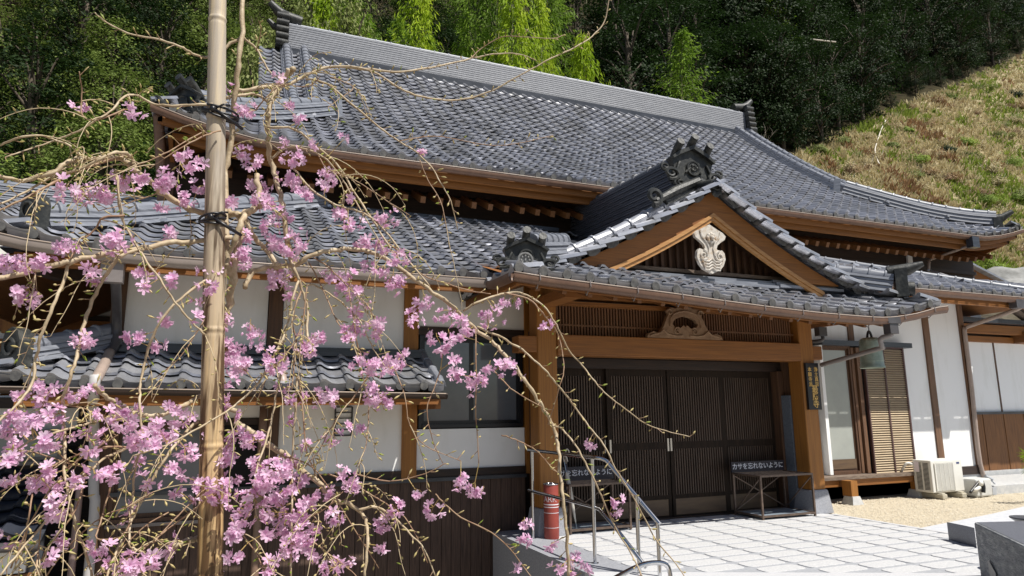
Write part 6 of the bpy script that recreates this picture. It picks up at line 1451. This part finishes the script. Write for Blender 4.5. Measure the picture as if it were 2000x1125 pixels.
# rows over the left and middle of the hill
for Y, step, x0, x1, kinds in ((26.5, 150, -60, 560, ('mid', 'olive', 'mid')), (29.5, 125, -80, 620, ('mid', 'mid', 'dark')), (34, 105, -90, 700, ('mid', 'dark', 'mid', 'olive')), (40, 92, -90, 760, ('mid', 'dark', 'mid')), (47, 80, -90, 800, ('dark', 'mid')), (55, 75, -90, 900, ('dark', 'mid'))):
    x = x0
    while x < x1:
        xx = x+rf.uniform(-28, 28); YY = Y+rf.uniform(-1.6, 1.6); k = rf.choice(kinds); fx, fy = foot(xx, YY)
        plant(k, rf.randrange(2 if k == 'olive' else 3), (fx, fy), rf.uniform(.8, 1.15)); x += step
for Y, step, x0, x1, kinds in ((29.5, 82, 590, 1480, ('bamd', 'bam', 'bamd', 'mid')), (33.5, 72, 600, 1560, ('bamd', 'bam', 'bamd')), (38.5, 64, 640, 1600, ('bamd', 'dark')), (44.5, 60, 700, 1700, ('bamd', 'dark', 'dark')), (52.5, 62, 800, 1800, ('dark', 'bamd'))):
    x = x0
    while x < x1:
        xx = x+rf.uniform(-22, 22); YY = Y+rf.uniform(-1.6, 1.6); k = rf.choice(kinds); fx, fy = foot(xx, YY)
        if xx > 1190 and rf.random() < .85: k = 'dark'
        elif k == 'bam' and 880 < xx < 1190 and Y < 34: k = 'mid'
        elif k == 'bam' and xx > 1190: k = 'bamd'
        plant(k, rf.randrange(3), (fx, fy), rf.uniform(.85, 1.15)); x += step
# the bright plumes the photograph picks out
for x, Y, s, wd, lb in ((985, 27.6, -70, 1.05, 'bright lime bamboo plume leaning over the middle of the ridge, tallest of the sunlit ones'), (1092, 28.0, -60, .8, 'bright lime bamboo plume rising behind the arching cherry twig'), (1150, 26.6, 66, .95, 'small bright yellow-green bamboo clump just above the ridge, right of the middle')):
    fx, fy = foot(x, Y); plant('bam', 0, (fx, fy), (at(x, s, Y).z-terr(fx, fy))/9.3, lb, sxy=wd)
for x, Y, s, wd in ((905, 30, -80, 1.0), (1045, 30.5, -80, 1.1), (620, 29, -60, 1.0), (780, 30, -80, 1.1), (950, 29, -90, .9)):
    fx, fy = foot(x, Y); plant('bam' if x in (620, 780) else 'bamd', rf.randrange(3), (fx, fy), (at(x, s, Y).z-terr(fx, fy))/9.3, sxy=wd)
for x, Y, yt in ((690, 27.6, 18), (505, 26.8, 60), (600, 29, -10)):
    fx, fy = foot(x, Y); plant('olive', rf.randrange(2), (fx, fy), (at(x, yt, Y).z-terr(fx, fy))/5.3, sxy=.95)
# right-hand wood above the grass: bases on the border line of grass and wood
bl = GBORD; _b = [(1540, 315), (1580, 300), (1640, 268), (1700, 238), (1760, 212), (1820, 188), (1880, 165), (1940, 138), (2000, 112), (2080, 85)]
for i, (x, y) in enumerate(bl):
    b = hit(x, y-6)
    for q in range(5):
        dx = rf.uniform(-2.4, 2.4); dy = .8+q*2.4+rf.uniform(-.8, .8); plant('dark', rf.randrange(3), (b.x+dx+q*.9, b.y+dy), rf.uniform(.8, 1.25)*(1+.18*q))
for i in range(72):
    x = 1525+i*8.2+rf.uniform(-6, 6); b = hit(x, interp(bl, x)-5); plant('dark', rf.randrange(3), (b.x, b.y+rf.uniform(0, 4.5)), rf.uniform(.20, .40), 'low dark undergrowth bush along the top border of the grassy slope')['group'] = 'undergrowth along the grass border'
for x, Y in ((1950, 62), (2000, 66), (2060, 64), (1990, 72), (1900, 70), (2040, 76), (1850, 60)): plant('dark', rf.randrange(3), foot(x, Y), 1.5)
for x, y in ((1500, 300), (1430, 260), (1380, 220)):
    b = hit(x, y); plant('dark', rf.randrange(3), (b.x, min(b.y, 34)), .9)
for x, Y in ((1215, 26.5), (1300, 27.5), (860, 27), (1480, 29)): plant('bare', 0, foot(x, Y), .9)
for k_, v_2 in list(protos.items()):
    if not v_2[1]:
        for c in list(v_2[0].children): bpy.data.objects.remove(c)
        bpy.data.objects.remove(v_2[0])
# fallen pale trunk poles and bent stick
def stick(pts, r, lab, m):
    mb = MB(); mb.tube(smooth_path(pts), r, 7); tag(mb.build('bent_pole', m, smooth=True), lab, 'pole')
PALE = mat('bleached wood', (.55, .50, .42), (.68, .63, .55), rough=.8, scale=5)
sp2 = [hit(x, y) for x, y in ((1727, 243), (1718, 262), (1712, 280), (1706, 300), (1708, 316), (1714, 330))]
stick([p+Vector((-.1, -.25, .25)) for p in sp2], .045, 'pale bent pole lying down the grassy slope', PALE)
p = hit(1590, 78); p = at(1588, 77, 33); q = at(1632, 82, 33.2); mb = MB(); mb.tube([p, q], .05, 6); tag(mb.build('dead_branch', PALE), 'pale dead branch caught among the dark trees', 'branch')
b = hit(1952, 128); mb = MB(); mb.tube([b+Vector((0, 0, -.3)), b+Vector((.1, 0, 1.2))], .09, 7); tag(mb.build('marker_post', PALE), 'short pale post at the top edge of the grassy slope', 'post')
# grass, weeds, shrubs on the slope
gg = [MB(), MB(), MB()]; rgx = random.Random(33)
GR = [leafmat('dry straw grass', (.52, .44, .25), (.72, .64, .42), (.62, .54, .33), .3, 2), leafmat('green weed', (.20, .28, .045), (.38, .46, .10), (.29, .37, .07), .35, 2), leafmat('russet weed', (.30, .17, .09), (.46, .31, .17), (.38, .24, .13), .2, 2)]
cnt = 0
while cnt < 17000:
    x = rgx.uniform(1520, 2060); y = rgx.uniform(100, 600)
    if y < interp(bl, x)-4: continue
    p = hit(x, y, 90)
    if p.y > 85: continue
    dist = p.y; nv = noise.noise(Vector((p.x*.22, p.y*.22, 1.7))) + .5*noise.noise(Vector((p.x*.8, p.y*.8, 5)))
    g = 1 if nv > .08 else (2 if nv < -.46 else 0)
    if rgx.random() < .25: g = rgx.choice((0, 0, 1))
    hgt = rgx.uniform(.18, .50)*(1.25 if g == 2 else 1)*(1+.012*dist)
    for k in range(4):
        a = rgx.uniform(0, 6.28); dv = Vector((math.cos(a), math.sin(a), 0)); ln = rgx.uniform(.1, .8)*hgt; w = rgx.uniform(.018, .04)*(1+dist*.02)
        tp_ = p + dv*ln + Vector((0, 0, hgt*rgx.uniform(.6, 1))); sd = Vector((-dv.y, dv.x, 0))*w; o = len(gg[g].v)
        gg[g].v += [p-sd+Vector((0, 0, -.05)), p+sd+Vector((0, 0, -.05)), p.lerp(tp_, .6)+sd*.8+Vector((0, 0, hgt*.15)), tp_, p.lerp(tp_, .6)-sd*.8+Vector((0, 0, hgt*.15))]; gg[g].f.append((o, o+1, o+2, o+3, o+4)); gg[g].mi.append(0)
    cnt += 1
for g, nm in zip(gg, ('dry_grass', 'green_weeds', 'russet_weeds')): tag(g.build(nm, GR[('dry_grass', 'green_weeds', 'russet_weeds').index(nm)], recalc=False), kind='stuff')
def shrub(seed, R, H, n, m, L=.12):
    r = random.Random(seed); mb = MB()
    lob = [(Vector((r.uniform(-.8, .8)*R, r.uniform(-.6, .6)*R, 0)), r.uniform(.3, .65)) for _ in range(8)]
    for k in range(n):
        lc, lr = r.choice(lob); th = r.uniform(0, 6.28); ph = r.random()**.55; c = lc + Vector((R*lr*ph*math.cos(th), R*lr*ph*math.sin(th), H*lr*1.5*math.sqrt(max(0, 1-ph*ph))*r.uniform(.1, 1.15)))
        nn = (Vector((c.x, c.y, c.z*.6)).normalized()+Vector((r.uniform(-.7, .7), r.uniform(-.7, .7), r.uniform(0, .8)))).normalized(); u = nn.orthogonal().normalized(); u.rotate(Matrix.Rotation(r.uniform(0, 6.3), 3, nn)); leaf(mb, c, nn, u, L*r.uniform(.6, 1.3), L*.5)
    return mb
BSH = [(1862, 195, 1.5, 'mid', 'dark green bush high on the grassy slope, left one of a close pair'), (1915, 178, 1.5, 'mid', 'dark green bush high on the grassy slope, right one of a close pair'), (1985, 190, 1.2, 'dark', 'dark shrub at the right edge, above the russet weeds'),
       (1900, 310, .9, 'olive', 'low olive shrub in the middle of the grassy slope'), (1975, 330, 1.3, 'weed', 'bright green leafy shrub at the right edge of the slope'), (1790, 320, 1.0, 'weed', 'light green shrub in the middle of the slope, above the hip ridge'),
       (1640, 285, .9, 'olive', 'sparse pale shrub at the lower left end of the grassy slope'), (1600, 300, .8, 'olive', 'small pale shrub where the slope meets the roof line'), (1940, 530, .7, 'weed', 'bright green weeds behind the right eave, above the grey rock'), (1985, 395, 1.0, 'weed', 'green shrub just above the right eave tip')]
BSH += [(1880, 285, .8, 'weed', 'yellow-green weedy clump in the upper middle of the grassy slope'), (1960, 270, .9, 'olive', 'pale olive bush under the russet bush at the right edge'), (1930, 400, .9, 'weed', 'bright green clump just above the eave near the right corner'), (1770, 260, .6, 'weed', 'small green clump near the dark wood, right of the bent pole'), (1850, 300, .7, 'dark', 'small dark bush in the middle of the grassy slope'), (1800, 345, .8, 'rus', 'russet scrubby bush low on the slope beside the light green shrub'), (1850, 355, .9, 'rus', 'reddish brown bush on the middle of the slope above the hip ridge end'), (1985, 215, 1.2, 'rus', 'russet bare bush at the right edge of the slope'), (1700, 330, .7, 'rus', 'small brown bush just above the hip ridge'), (1745, 290, .7, 'olive', 'pale olive bush right of the bent pole')]
LM['rus'] = leafmat('russet leaf', (.20, .12, .07), (.40, .28, .16), (.30, .20, .11), .2)
for i, (x, y, R, m, lb) in enumerate(BSH):
    b = hit(x, y); mb = shrub(i, R, R*.8, 1700, None, .14)
    o = thing('shrub', b, lb, 'shrub'); mb.v = [v+b for v in mb.v]; mb.build('foliage', LM[m], o, recalc=False)
    st_ = MB()
    for k in range(5): a = k*1.26; st_.tube([b+Vector((0, 0, -.2)), b+Vector((R*.4*math.cos(a), R*.4*math.sin(a), R*.6))], .02, 4, False)
    st_.build('stems', TRK, o, recalc=False)
SL = {'rus': ('small russet scrub bush among the dry grass of the hillside', 'russet scrub on the hillside'), 'olive': ('small olive-grey scrub bush among the dry grass of the hillside', 'olive scrub on the hillside'), 'straw': ('small straw-coloured dry bush on the sunny hillside', 'dry straw bushes on the hillside')}
LM['straw'] = leafmat('straw leaf', (.34, .28, .15), (.56, .48, .28), (.45, .38, .21), .2)
SP = {}
for m in SL:
    o = thing('scrub_bush', (0, 0, 0), SL[m][0], 'bush', SL[m][1]); shrub(90+len(SP), .8, .75, 900, None, .12).build('foliage', LM[m], o, recalc=False)
    st_ = MB()
    for k in range(6): a = k*1.05; st_.tube([Vector((0, 0, -.2)), Vector((.35*math.cos(a), .35*math.sin(a), .35)), Vector((.6*math.cos(a+.3), .6*math.sin(a+.3), .8))], [.02, .012, .006], 4, False)
    st_.build('stems', PALE, o, recalc=False); SP[m] = [o, False]
k = 0
while k < 66:
    x = rgx.uniform(1545, 2010); y = rgx.uniform(130, 520)
    if y < interp(bl, x)+8 or (x < 1900 and y > 400): continue
    p = hit(x, y, 90); m = rgx.choice(('rus', 'olive', 'straw', 'straw')); sc = rgx.uniform(.5, 1.15); k += 1
    if not SP[m][1]: SP[m][1] = True; o = SP[m][0]; o.location = p; o.scale = (sc,)*3
    else: copy_tree(SP[m][0], p, (0, 0, rgx.uniform(0, 6)), (sc, sc, sc*rgx.uniform(.7, 1.3)))
# grey rocks at the foot of the slope, right
def rock(c, s, seed, lb):
    bm = bmesh.new(); bmesh.ops.create_icosphere(bm, subdivisions=4, radius=1)
    for v in bm.verts: n = noise.noise(v.co*1.3+Vector((seed, 0, 0)))*.35+noise.noise(v.co*4+Vector((seed, 3, 0)))*.08; v.co = v.co*(1+n)
    me = bpy.data.meshes.new('rock'); bm.to_mesh(me); bm.free(); me.materials.append(ROCKM); o = bpy.data.objects.new('rock', me); COL.objects.link(o); o.location = c; o.scale = s
    me.polygons.foreach_set('use_smooth', [True]*len(me.polygons)); tag(o, lb, 'rock')
ROCKM = mat('grey rock', (.16, .16, .15), (.36, .36, .35), rough=.9, scale=2.2, bump=.5, c3=(.26, .26, .25), bscale=9)
c = at(1985, 575, 15.5); rock(c, (2.4, 1.2, 1.1), 2, 'big grey rock at the right edge, behind the lower eave')
c = at(1935, 600, 16.5); rock(c, (1.8, 1.0, .9), 7, 'lower grey rock half hidden behind the lower roof')
# a sprig of pine at the right edge by the wing
pn = MB(); c = at(2000, 885, 7.2)
for k in range(160):
    d = Vector((rf.gauss(0, 1), rf.gauss(0, 1), rf.gauss(0, .7))).normalized(); q = c+Vector((.12, 0, -.04)) + d*rf.uniform(0, .10); pn.tube([q, q+d*.08], [.003, .001], 3, False)
for k in range(160):
    d = Vector((rf.gauss(0, 1), rf.gauss(0, 1), rf.gauss(0, .7))).normalized(); q = c+Vector((.13, 0, -.26)) + d*rf.uniform(0, .12); pn.tube([q, q+d*.08], [.003, .001], 3, False)
PT = thing('garden_pine', (c.x+.9, c.y, -.01), 'garden pine poking in at the right edge before the reddish boards', 'pine')
pn.build('needles', LM['bam'], PT, recalc=False)
mb = MB(); mb.tube([(c.x+.9, c.y, -.01), (c.x+.7, c.y, .4), c+Vector((.12, 0, -.04))], [.05, .04, .01], 7); mb.tube([(c.x+.75, c.y, .3), c+Vector((.13, 0, -.26))], [.03, .008], 6); mb.build('trunk', TRK, PT)
